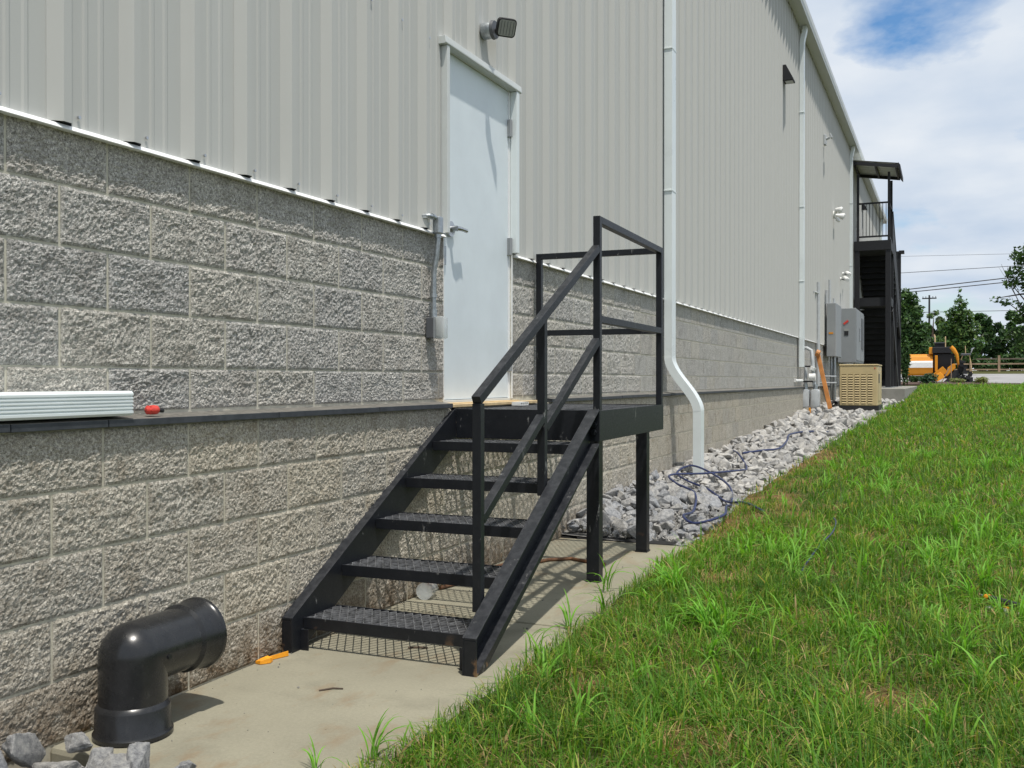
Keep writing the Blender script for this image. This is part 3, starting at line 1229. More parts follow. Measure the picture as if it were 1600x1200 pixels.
# ------------------------------------------------------------------ small things near the camera
# spare downspout length on the ledge
pr = [(.012, 1.041), (.116, 1.041), (.124, 1.049)]
z = 1.057
for i in range(5):
    pr += [(.124, z), (.119, z + .002), (.119, z + .005), (.124, z + .007)]
    z += .0115
pr += [(.124, 1.117), (.116, 1.126), (.020, 1.126), (.012, 1.117)]
gp = MB().prism(pr, 'y', 1.15, 2.535).build('downspout_offcut', M['down'])
tag(gp, 'spare white ribbed downspout length lying on the dark ledge', 'downspout')
MB().prism([(.020, 1.049), (.114, 1.049), (.114, 1.118), (.020, 1.118)], 'y', 2.5355, 2.537).build('open_end', M['dark'], gp)
rd = thing('red_fitting', (.08, 2.67, 1.04), 'small red plastic fitting with black nozzle on the ledge', 'fitting')
m = MB()
m.tube([(.075, 2.640, 1.0555), (.0765, 2.646, 1.0555), (.079, 2.675, 1.0555), (.0805, 2.687, 1.0555), (.081, 2.693, 1.0555)], [.008, .015, .0175, .016, .011], 12)
for k in range(6):
    a = k * math.pi / 3
    m.cyl((.077, 2.655, 1.0555), (.0775 + .018 * math.cos(a), 2.655 - .003, 1.0555 + .018 * math.sin(a) * .95), .004, 6)
m.build('body', M['red'], rd, smooth=True)
MB().cyl((.081, 2.692, 1.055), (.0825, 2.716, 1.052), .008, 10).build('nozzle', M['rubber'], rd)

for (nm, pts, lab) in (('orange_scrap', [(.105, 3.205), (.135, 3.20), (.16, 3.235), (.15, 3.262), (.118, 3.268), (.10, 3.24)], 'crumpled orange plastic scrap on the slab near the pipe elbow'),
                       ('orange_strip', [(.115, 3.262), (.128, 3.256), (.162, 3.352), (.150, 3.360)], 'straight orange plastic strip on the slab at the stair foot')):
    m = MB()
    n = len(pts)
    lo = [(x, y, .001) for (x, y) in pts]
    hi = [(x * .96 + .004, y, .012 + .012 * ((i * 37) % 5) / 4) for i, (x, y) in enumerate(pts)]
    m.add(lo + hi, [tuple(range(n))[::-1], tuple(range(n, 2 * n))] + [(i, (i + 1) % n, n + (i + 1) % n, n + i) for i in range(n)])
    tag(m.build(nm, M['orange_bit'], bev=.002), lab, 'plastic scrap')

cup = MB()
c0, c1 = Vector((.17, 4.50, .046)), Vector((.15, 4.62, .040))
cup.tube([c0 + (c1 - c0) * .02, c0, c0 + (c1 - c0) * .06, c0 + (c1 - c0) * .9, c1], [.036, .046, .045, .037, .035], 20, caps=False)
tag(cup.build('plastic_cup', M['clear'], smooth=True), 'clear plastic cup lying on the slab under the stairs', 'cup')
hz = MB().tube([(.14, 4.95, .03), (.22, 5.25, .018), (.28, 5.55, .014), (.36, 5.78, .012), (.48, 5.88, .012), (.62, 5.82, .012), (.74, 5.78, .012)], .011, 8)
tag(hz.build('brown_hose', M['brown'], smooth=True), 'thin brown hose lying on the slab under the landing', 'hose')
for k, (a, b, l) in enumerate((((.13, 4.75, .012), (.30, 5.5, .02), 'short brown stick against the wall under the landing'), ((.115, 4.6, .05), (.20, 5.7, .014), 'longer brown stick along the wall under the landing'))):
    tag(MB().cyl(a, b, .010, 7, .008).build('brown_stick', M['brown']), l, 'stick')
# white slotted shims on the landing
sh = MB().box(.14, .20, 5.70, 5.712, 1.0, 1.022)
sh.box(.14, .20, 5.822, 5.834, 1.0, 1.022).box(.14, .20, 5.712, 5.822, 1.0, 1.004).box(.14, .20, 5.712, 5.822, 1.018, 1.022)
for k in range(3):
    sh.box(.14, .20, 5.737 + .026 * k, 5.745 + .026 * k, 1.004, 1.018)
tag(sh.build('plastic_spacer', M['white']), 'small white slotted plastic spacer on the landing by the door', 'spacer')

# ------------------------------------------------------------------ electrical outlet beside the door
ob = thing('outlet_box', (.03, 4.84, 1.4), 'grey conduit with weatherproof outlet box left of the pale door', 'outlet')
m = MB().box(.045, .092, 4.815, 4.865, 1.985, 2.085)
m.build('conduit_body', M['galv'], ob, bev=.008)
m = MB().tube([(.066, 4.82, 2.075), (.066, 4.765, 2.076), (.061, 4.752, 2.076), (.045, 4.747, 2.076), (.010, 4.747, 2.076)], .0135, 10)
m.cyl((.066, 4.772, 2.076), (.066, 4.79, 2.076), .018, 10)
m.build('conduit_stub', M['galv'], ob, smooth=True)
m = MB().tube([(.068, 4.84, 1.99), (.068, 4.84, 1.95), (.060, 4.84, 1.87), (.047, 4.84, 1.80), (.041, 4.84, 1.74), (.041, 4.84, 1.515)], .0145, 12)
m.cyl((.041, 4.84, 1.63), (.041, 4.84, 1.65), .019, 10).cyl((.041, 4.84, 1.515), (.041, 4.84, 1.56), .019, 10).cyl((.068, 4.84, 1.965), (.068, 4.84, 1.99), .019, 10)
m.build('conduit', M['galv'], ob, smooth=True)
MB().box(.012, .060, 4.800, 4.880, 1.40, 1.515).build('box', M['greydk'], ob, bev=.004)
MB().box(.0605, .068, 4.797, 4.883, 1.397, 1.518).build('gasket', M['grey'], ob, bev=.002)
m = MB().box(.0685, .115, 4.800, 4.880, 1.395, 1.522).build('cover', M['clear'], ob, bev=.012, smooth=True)
MB().box(.0685, .080, 4.815, 4.865, 1.41, 1.505).build('receptacle', M['lens'], ob, bev=.003)

# ------------------------------------------------------------------ lamps and cameras on the wall
fl_ = thing('floodlight', (.05, 5.53, 3.35), 'black adjustable floodlight on round grey box above the door', 'floodlight')
MB().cyl((.012, 5.545, 3.365), (.078, 5.545, 3.365), .052, 24).build('junction_box', M['galv'], fl_, bev=.004, smooth=True)
MB().cyl((.0785, 5.545, 3.365), (.098, 5.545, 3.365), .060, 24, .055).build('canopy_plate', M['greydk'], fl_, smooth=True)
MB().tube([(.095, 5.545, 3.36), (.115, 5.545, 3.355), (.135, 5.545, 3.353), (.155, 5.545, 3.358)], [.013, .014, .018, .012], 10).build('knuckle', M['rubber'], fl_, smooth=True)
nv_ = Vector((.62, -.62, -.48)).normalized()
ux = Vector((.55, .83, .10)); ux = (ux - nv_ * ux.dot(nv_)).normalized()
uz = nv_.cross(ux).normalized()
hc = Vector((.176, 5.535, 3.362))


def rrect(w, h, r, n=5):
    out = []
    for (sx_, sy_, a0) in ((1, 1, 0), (-1, 1, 90), (-1, -1, 180), (1, -1, 270)):
        for k in range(n + 1):
            a = R(a0 + 90 * k / n)
            out.append((sx_ * (w - r) + r * math.cos(a), sy_ * (h - r) + r * math.sin(a)))
    return out


def slab_poly(m, c, ux, uy, nz, prof, d0, d1):
    n = len(prof)
    m.add([c + ux * a + uy * b + nz * d0 for a, b in prof] + [c + ux * a + uy * b + nz * d1 for a, b in prof],
          [tuple(range(n))[::-1], tuple(range(n, 2 * n))] + [(i, (i + 1) % n, n + (i + 1) % n, n + i) for i in range(n)])


m = MB()
slab_poly(m, hc, ux, uz, nv_, rrect(.062, .056, .023), -.022, .012)
m.build('lamp_head', M['rubber'], fl_, bev=.004, smooth=True)
m = MB()
slab_poly(m, hc, ux, uz, nv_, rrect(.053, .047, .016), .0125, .0145)
m.build('lens', M['lens'], fl_)
m = MB()
for k in range(-2, 3):
    m.obox(hc + ux * (.02 * k) + nv_ * .0155, ux * .0012, uz * .042, nv_ * .0015)
m.build('lens_rib', M['greydk'], fl_)

wp = thing('wall_pack', (.03, 17.7, 6.4), 'dark wedge shaped wall light high on the siding before the second downspout', 'wall light')
MB().prism([(.045, 6.42), (.225, 6.42), (.225, 6.45), (.10, 6.70), (.045, 6.70)], 'y', 17.55, 17.80).build('housing', M['black_far'], wp, bev=.006)
MB().box(.08, .21, 17.58, 17.77, 6.412, 6.4195).build('lens', M['lens'], wp)
gl = thing('wall_sensor', (.03, 23.8, 6.78), 'small grey sensor box high on the siding past the second downspout', 'sensor')
MB().box(.045, .10, 23.70, 23.88, 6.66, 6.90).build('housing', M['pipe_grey'], gl, bev=.01)
MB().tube([(.10, 23.79, 6.80), (.17, 23.77, 6.82)], [.03, .03], 10).build('arm', M['pipe_grey'], gl)
MB().obox((.21, 23.76, 6.85), (.02, 0, .01), (0, .05, 0), (-.02, 0, .05)).build('head', M['pipe_grey'], gl, bev=.01)
tw = thing('twin_floodlight', (.03, 26, 5.34), 'white twin head security floodlight on the siding', 'floodlight')
MB().cyl((.045, 25.9, 5.36), (.10, 25.9, 5.36), .10, 16).build('base', M['white'], tw, smooth=True)
for (dy, dz, dx) in ((-.12, .10, .20), (.10, -.02, .24)):
    MB().tube([(.09, 25.9 + dy * .3, 5.36 + dz * .3), (dx - .06, 25.9 + dy, 5.36 + dz), (dx + .04, 25.9 + dy * 1.3, 5.34 + dz), (dx + .06, 25.9 + dy * 1.3, 5.33 + dz)], [.03, .055, .09, .07], 12).build('lamp_head', M['white'], tw, smooth=True)
MB().tube([(.12, 25.88, 5.28), (.16, 25.86, 5.22), (.19, 25.85, 5.17)], [.035, .05, .03], 10).build('motion_sensor', M['white'], tw, smooth=True)
for (nm, y, z, lab) in (('security_camera', 28.3, 4.10, 'upper white security camera on the wall above the electrical cabinets'), ('security_camera', 27.7, 3.90, 'lower white security camera on the wall above the electrical cabinets')):
    c = thing(nm, (.03, y, z), lab, 'camera', 'cameras above the cabinets')
    MB().cyl((.045, y, z), (.075, y, z), .05, 12).build('base', M['white'], c)
    MB().tube([(.075, y, z), (.16, y - .03, z - .03)], .018, 8).build('bracket', M['greydk'], c)
    MB().tube([(.13, y + .10, z + .05), (.16, y + .02, z + .03), (.24, y - .18, z - .04), (.245, y - .2, z - .045)], [.03, .05, .055, .04], 12).build('housing', M['white'], c, smooth=True)
wl2 = thing('wall_pack', (.03, 35.2, 6.9), 'small black wall light behind the stair tower', 'wall light')
MB().prism([(.045, 6.95), (.20, 6.95), (.20, 6.99), (.10, 7.14), (.045, 7.14)], 'y', 34.9, 35.2).build('housing', M['black_far'], wl2, bev=.01)

# ------------------------------------------------------------------ gas meter, cabinets, generator
gm = thing('gas_meter', (.3, 20.1, .55), 'grey gas meter and regulator set at the foot of the second downspout', 'gas meter')
for (x, dx) in ((.12, .14), (.31, .13)):
    m = MB()
    slab_poly(m, Vector((x, 20.05, .80)), Vector((1, 0, 0)), Vector((0, 0, 1)), Vector((0, -1, 0)), rrect(dx * .6, .18, .05), -.14, .14)
    m.build('meter_body', M['pipe_grey'], gm, bev=.01, smooth=True)
    MB().cyl((x, 20.05, .96), (x, 20.05, 1.08), .045, 12).build('union', M['galv'], gm, smooth=True)
MB().tube([(.12, 20.05, 1.05), (.12, 20.05, 1.38), (.10, 20.06, 1.44)], .032, 10).build('riser', M['pipe_grey'], gm, smooth=True)
MB().tube([(.29, 20.05, 1.05), (.27, 20.05, 1.25), (.255, 20.05, 1.5), (.23, 20.06, 1.75), (.14, 20.1, 1.80), (.02, 20.2, 1.80)], .036, 10).build('inlet_pipe', M['pipe_grey'], gm, smooth=True)
MB().cyl((.20, 19.98, 1.22), (.32, 19.98, 1.22), .075, 14).build('regulator', M['white'], gm, smooth=True)
MB().cyl((.25, 20.0, 1.36), (.28, 20.0, 1.42), .06, 12).build('regulator', M['white'], gm, smooth=True)
MB().tube([(-.10 + .12, 19.3, 1.15), (.09, 19.75, 1.15)], .03, 10).build('vent_pipe', M['white'], gm, smooth=True)
MB().tube([(.22, 19.9, .62), (.22, 19.9, .44)], .022, 8).build('yellow_riser', M['yellow'], gm)
MB().box(.02, .22, 19.97, 20.0, 1.42, 1.45).build('clamp', M['rubber'], gm)
MB().box(.05, .26, 20.0, 20.03, 1.12, 1.15).build('clamp', M['rubber'], gm)
bm_ = MB().bar((.255, 20.9, 1.70), (.52, 20.7, .58), .085, .05, (0, 1, 0))
bm_ = bm_.build('orange_beam', M['orange'], bev=.006)
tag(bm_, 'orange steel bar leaning against the wall beside the gas meter', 'steel bar')
MB().cyl((.225, 20.86, 1.73), (.295, 20.86, 1.70), .07, 12).build('end_plate', M['orange'], bm_)

cb = thing('electrical_cabinet', (.2, 24.8, 1.6), 'narrow grey electrical enclosure with small yellow label on the wall', 'enclosure')
MB().box(.09, .30, 24.0, 25.3, 1.72, 2.98).build('enclosure', M['grey'], cb, bev=.01)
MB().box(.14, .24, 23.992, 23.999, 2.25, 2.29).build('yellow_sticker', M['yellow'], cb)
for (x, zt_) in ((.10, 3.30), (.17, 3.55), (.27, 3.1)):
    MB().cyl((x - .03, 24.2, 2.98), (x - .03, 24.2, zt_), .03, 8).build('conduit', M['pipe_grey'], cb)
for x in (.15, .22):
    MB().tube([(x, 24.5, 1.72), (x, 24.5, .62)], .035, 8).build('conduit', M['galv'], cb)
co_ = MB().cyl((.06, 22.6, .5), (.06, 22.6, 3.35), .045, 8)
tag(co_.build('wall_conduit', M['pipe_grey']), 'tall grey conduit running up the wall past the cabinets', 'conduit')
for z in (1.1, 1.25):
    MB().cyl((.06, 22.6, z), (.26, 24.4, z), .02, 6).build('cross_pipe', M['pipe_grey'], bpy.data.objects['wall_conduit'])
MB().cyl((.02, 22.1, 3.1), (.06, 22.6, 3.1), .02, 6).build('cross_pipe', M['pipe_grey'], bpy.data.objects['wall_conduit'])
sw = thing('switchgear', (.3, 27, 1.6), 'large grey electrical switch cabinet with red warning sticker', 'enclosure')
MB().box(.09, .53, 26.6, 29.2, 1.62, 3.03).build('enclosure', M['grey'], sw, bev=.012)
for (a, b) in ((26.64, 27.85), (27.92, 29.16)):
    MB().box(.531, .545, a, b, 1.68, 2.98).build('cabinet_door', M['grey'], sw, bev=.006)
MB().box(.5455, .575, 27.55, 27.65, 2.2, 2.55).build('handle', M['steel'], sw, bev=.005)
MB().box(.5455, .56, 28.2, 28.8, 2.0, 2.85).build('vent_panel', M['greydk'], sw, bev=.004)
m = MB().obox((.29, 26.593, 2.66), (.055, 0, .045), (0, .004, 0), (-.016, 0, .02))
m.build('red_sticker', M['red'], sw)
MB().box(.24, .36, 26.590, 26.598, 2.44, 2.50).build('white_sticker', M['lens'], sw)
MB().box(.25, .35, 26.590, 26.598, 2.32, 2.435).build('black_sticker', M['rubber'], sw)
MB().tube([(.30, 27.0, 1.62), (.30, 27.0, .62)], .07, 10).build('conduit', M['white'], sw, smooth=True)
MB().tube([(.42, 28.0, 1.62), (.42, 28.0, .7)], .06, 10).build('conduit', M['white'], sw, smooth=True)

gn = thing('generator', (.92, 23.2, .5), 'tan standby generator with rows of vent louvres on the gravel', 'generator')
GY0, GY1 = 22.5, 23.9
hou = MB().box(.525, 1.315, GY0, GY1, .60, 1.475).build('housing', M['gen'], gn, bev=.02)
MB().box(.515, 1.325, GY0 - .01, GY1 + .01, 1.4755, 1.51).build('lid', M['gen'], gn, bev=.012)
MB().box(.50, 1.34, GY0 - .02, GY1 + .02, .50, .598).build('base_frame', M['rubber'], gn)
for c in range(5):
    for r_ in range(12):
        x0 = .575 + c * .135
        z0 = .66 + r_ * .053
        v = MB().prism([(GY0 - .014, z0), (GY0 - .002, z0), (GY0 - .002, z0 + .022), (GY0 - .004, z0 + .022)], 'x', x0, x0 + .095)
        v.build('louvre', M['gen'], hou)
        MB().box(x0, x0 + .095, GY0 - .0035, GY0 - .0005, z0 + .023, z0 + .049).build('vent_slot', M['genvent'], hou)
MB().box(1.245, 1.27, GY0 - .006, GY0 - .001, 1.41, 1.435).build('red_badge', M['red'], hou)
MB().box(1.3165, 1.322, GY0 + .15, GY1 - .15, .7, 1.35).build('side_panel', M['gen'], hou, bev=.004)
MB().box(1.3225, 1.326, GY0 + .2, GY0 + .5, 1.1, 1.3).build('control_window', M['rubber'], hou)
MB().box(.42, 1.48, GY0 - .15, GY1 + .2, .36, .499).build('plinth', M['pad'], gn, bev=.01)
m = MB().tube([(.36, 22.1, .62), (.42, 22.4, .70), (.48, 22.3, .66), (.40, 22.7, .58), (.30, 22.4, .72)], .035, 8)
m.tube([(.34, 22.3, .56), (.45, 22.1, .60), (.50, 22.45, .58)], .03, 8)
tag(m.build('black_hose', M['rubber'], smooth=True), 'coil of black hose between the wall and the tan generator', 'hose')

# ------------------------------------------------------------------ concrete pad and stair tower
tag(MB().box(.09, 1.63, 29.0, 41.0, .2, .93).build('concrete_pad', M['pad'], bev=.015), 'raised concrete pad under the stair tower', kind='structure')
tw_ = thing('stair_tower', (.6, 35, .93), 'black enclosed outdoor stair tower with roofed upper landing', 'stair tower')
TM = M['black_far']
TX0, TX1, TY0, TY1 = .06, 1.13, 31.7, 38.6
for (x, y, z1) in ((TX1 - .16, TY0, 5.42), (TX1 - .16, TY0 + 1.5, 5.2), (TX1 - .14, TY1 - .3, 5.88), (TX1 - .16, TY0 + 3.6, 4.6), (TX0 + .01, TY0, 5.42)):
    p = MB().box(x, x + .15, y, y + .15, .935, z1).build('tower_post', TM, tw_)
    MB().box(x - .05, x + .20, y - .05, y + .2, .931, .95).build('base_plate', M['galv'], p)
MB().box(TX0, TX1, TY0 - .02, TY0 + 1.55, 5.14, 5.43).build('upper_landing', TM, tw_)
MB().box(TX0, TX1, TY0 + .16, TY0 + 1.45, 3.44, 3.70).build('lower_landing', TM, tw_)
for i in range(13):
    yb = TY0 + 1.6 + i * .28
    zb_ = 5.2 - i * .165
    MB().box(TX0 + .02, TX1 - .02, yb, yb + .30, zb_ - .19, zb_).build('tread', TM, tw_)
for i in range(13):
    yb = TY0 + 1.3 + i * .30
    zb_ = 3.4 - i * .17
    MB().box(TX0 + .02, TX1 - .02, yb, yb + .31, zb_ - .2, zb_).build('tread', TM, tw_)
for x in (TX0, TX1 - .06):
    MB().bar((x + .03, TY0 + 1.5, 5.25), (x + .03, TY1 - .1, 2.75), .06, .30).build('stringer', TM, tw_)
    MB().bar((x + .03, TY0 + 1.2, 3.45), (x + .03, TY1 - 1.9, 1.0), .06, .30).build('stringer', TM, tw_)
MB().box(TX0 + .03, TX1 - .2, TY1 - .35, TY1 - .3, .94, 4.4).build('rear_panel', TM, tw_)
MB().bar((TX1 - .03, TY0 + 1.5, 6.5), (TX1 - .03, TY1 - .2, 4.0), .05, .06).build('sloped_rail', TM, tw_)
sp_ = MB().add([(TX1 - .02, TY0 + 1.5, 5.3), (TX1 - .02, TY1 - .2, 2.9), (TX1 - .02, TY1 - .2, 4.0), (TX1 - .02, TY0 + 1.5, 6.5),
                (TX1 - .05, TY0 + 1.5, 5.3), (TX1 - .05, TY1 - .2, 2.9), (TX1 - .05, TY1 - .2, 4.0), (TX1 - .05, TY0 + 1.5, 6.5)],
               [(0, 1, 2, 3), (7, 6, 5, 4), (0, 4, 5, 1), (1, 5, 6, 2), (2, 6, 7, 3), (3, 7, 4, 0)])
sp_.build('side_panel', TM, tw_)
MB().box(TX1 - .06, TX1 + .12, TY1 - .35, TY1, 5.80, 5.90).build('post_cap', TM, tw_)
# upper railing
for z in (6.58, 5.56):
    MB().box(TX0 + .15, TX1 - .10, TY0 + .0, TY0 + .04, z - .025, z + .025).build('top_rail' if z > 6 else 'bottom_rail', TM, tw_)
for i in range(8):
    x = TX0 + .26 + i * .095
    MB().box(x - .009, x + .009, TY0 + .011, TY0 + .029, 5.585, 6.555).build('baluster', TM, tw_)
for (x, y) in ((TX0 + .08, TY0), (TX1 - .10, TY0), (TX1 - .10, TY0 + 1.45)):
    MB().box(x, x + .07, y, y + .07, 5.43, 7.50).build('canopy_post', TM, tw_)
for z in (6.58, 5.56):
    MB().box(TX1 - .085, TX1 - .045, TY0 + .08, TY0 + 1.45, z - .025, z + .025).build('top_rail' if z > 6 else 'bottom_rail', TM, tw_)
can = MB()
npf = 22
prf = []
for i in range(npf + 1):
    yy_ = TY0 - .32 + i * (2.1 / npf)
    prf.append((yy_, .022 if i % 4 in (0, 1) else 0.0))
vs = []
for (x, z) in ((.04, 7.86), (1.34, 7.66)):
    vs += [(x, a, z + b) for a, b in prf]
for (x, z) in ((.04, 7.85), (1.34, 7.65)):
    vs += [(x, a, z + b - .006) for a, b in prf]
n = npf + 1
fs = [(i, i + 1, n + i + 1, n + i) for i in range(npf)] + [(2 * n + i, 3 * n + i, 3 * n + i + 1, 2 * n + i + 1) for i in range(npf)]
can.add(vs, fs).build('canopy_sheet', M['gutter'], tw_)
m = MB()
for yy_ in (TY0 - .31, TY0 + 1.72):
    m.bar((.05, yy_, 7.79), (1.32, yy_, 7.59), .05, .10)
for x in (.08, .68, 1.27):
    m.bar((x, TY0 - .28, 7.80 - (x - .04) * .154), (x, TY0 + 1.7, 7.80 - (x - .04) * .154), .05, .08)
m.build('canopy_frame', TM, tw_)
MB().prism([(1.34, 7.70), (1.40, 7.62), (1.40, 7.48), (1.33, 7.56)], 'y', TY0 - .33, TY0 + 1.8).build('fascia', TM, tw_)

# ------------------------------------------------------------------ hoses
def lay(pts):
    return [(x, y, bed_z(x, y) + .098 + .028 * math.sin(x * 9 + y * 7)) if x < lawn_edge(y) else (x, y, max(bed_z(x, y), terrain(y) - .03) + .04) for x, y, _ in pts]


def smooth(pts, n=6):
    if pts[0][1] > 6.8 and pts[0][0] < 1.6:
        pts = lay(pts)
    P = [Vector(p) for p in pts]
    P = [P[0] * 2 - P[1]] + P + [P[-1] * 2 - P[-2]]
    out = []
    for i in range(1, len(P) - 2):
        for k in range(n):
            t = k / n
            a, b, c, d = P[i - 1:i + 3]
            out.append(.5 * ((2 * b) + (c - a) * t + (2 * a - 5 * b + 4 * c - d) * t * t + (3 * b - a - 3 * c + d) * t ** 3))
    return out + [P[-2]]


hs1 = [(1.42, 7.55), (1.20, 7.97), (.97, 8.32), (.72, 8.75), (.45, 9.0), (.28, 9.35), (.36, 9.62), (.62, 9.4), (.90, 8.83), (1.02, 8.3), (1.10, 7.7), (1.17, 7.25), (1.02, 7.0), (.88, 7.2), (.85, 7.65), (.74, 8.15), (.50, 8.45), (.36, 8.8), (.55, 9.3), (.76, 9.95), (.72, 10.6), (.52, 11.2), (.40, 11.5)]
hz1 = MB().tube(smooth([(x, y, 0) for x, y in hs1]), .0098, 8)
tag(hz1.build('blue_hose', M['blue'], smooth=True), 'dark blue hose looped over the stones below the first downspout', 'hose')
hz2 = MB().tube(smooth([(.45, 11.8, .46), (.62, 12.2, .46), (.75, 12.6, .46), (.70, 13.6, .49), (.60, 14.6, .53), (.72, 15.6, .54), (.95, 16.6, .52)]), .013, 8)
tag(hz2.build('blue_hose', M['blue'], smooth=True), 'far length of blue hose lying on the stones towards the gas meter', 'hose')
hz3 = MB().tube(smooth([(1.96, 7.2, .19), (2.00, 6.95, .195), (2.02, 6.55, .185), (1.99, 6.1, .165), (1.985, 5.6, .155), (1.97, 5.4, .12)]), .0045, 7)
tag(hz3.build('blue_hose', M['blue'], smooth=True), 'thin blue hose end half hidden in the grass', 'hose')

# tool in the grass
tl = thing('hand_tool', (2.92, 4.98, .12), 'black and yellow hand tool lying in the long grass', 'tool')
a, b = Vector((2.86, 5.06, .145)), Vector((3.10, 4.80, .145))
d = (b - a).normalized()
MB().tube([a, a + d * .03, a + d * .12, b], [.012, .017, .017, .012], 12).build('shaft', M['rubber'], tl, smooth=True)
MB().tube([a - d * .004, a + d * .006, a + d * .024], [.016, .019, .018], 12).build('collar', M['yellow'], tl, smooth=True)
MB().tube([a + d * .10 + Vector((0, -.02, -.02)), a + d * .14 + Vector((0, -.02, -.02))], .010, 10).build('grip', M['yellow'], tl)
MB().tube([a - d * .035 + Vector((0, 0, .004)), a - d * .004], [.006, .01], 8).build('tip', M['steel'], tl)
tag(MB().obox((2.93, 4.93, .115), (.07, -.04, 0), (.012, .02, 0), (0, 0, .012)).build('plastic_wrapper', M['clear'], bev=.006), 'crumpled clear wrapper under the hand tool', 'wrapper')


# ------------------------------------------------------------------ grass
def blades(pos, length, width, az, bend_, colr, tipcol=None, lean=None):
    n = len(pos)
    ts = np.array([0.0, .38, .74, 1.0])
    dirs = np.stack([np.cos(az), np.sin(az), np.zeros(n)], 1)
    side = np.stack([-np.sin(az), np.cos(az), np.zeros(n)], 1)
    co = np.zeros((n, 7, 3), dtype=np.float32)
    wf = [1.0, .92, .6]
    for k, t in enumerate(ts):
        c = pos + dirs * (length * bend_ * t ** 1.8)[:, None]
        c[:, 2] += length * (t - .55 * bend_ * t ** 2.2)
        if k < 3:
            w = (width * wf[k] * .5)[:, None]
            co[:, 2 * k] = c - side * w
            co[:, 2 * k + 1] = c + side * w
        else:
            co[:, 6] = c
    base = np.arange(n)[:, None] * 7
    q = np.concatenate([base + np.array([0, 1, 3, 2]), base + np.array([2, 3, 5, 4]), base + np.array([4, 5, 6])], 1).ravel()
    sizes = np.tile([4, 4, 3], n)
    col = np.repeat(colr[:, None, :], 7, 1).copy()
    if tipcol is not None:
        col[:, 4:, :] = col[:, 4:, :] * .6 + tipcol[:, None, :] * .4
    return co.reshape(-1, 3), q, sizes, col.reshape(-1, 3)


def vnoise(x, y, s, seed):
    # cheap smooth value noise, vectorised
    x, y = x * s + seed * 17.3, y * s + seed * 9.1
    xi, yi = np.floor(x).astype(int), np.floor(y).astype(int)
    fx, fy = x - xi, y - yi
    fx, fy = fx * fx * (3 - 2 * fx), fy * fy * (3 - 2 * fy)

    def h(a, b):
        v = np.sin(a * 127.1 + b * 311.7 + seed * 3.7) * 43758.5453
        return v - np.floor(v)
    return (h(xi, yi) * (1 - fx) + h(xi + 1, yi) * fx) * (1 - fy) + (h(xi, yi + 1) * (1 - fx) + h(xi + 1, yi + 1) * fx) * fy


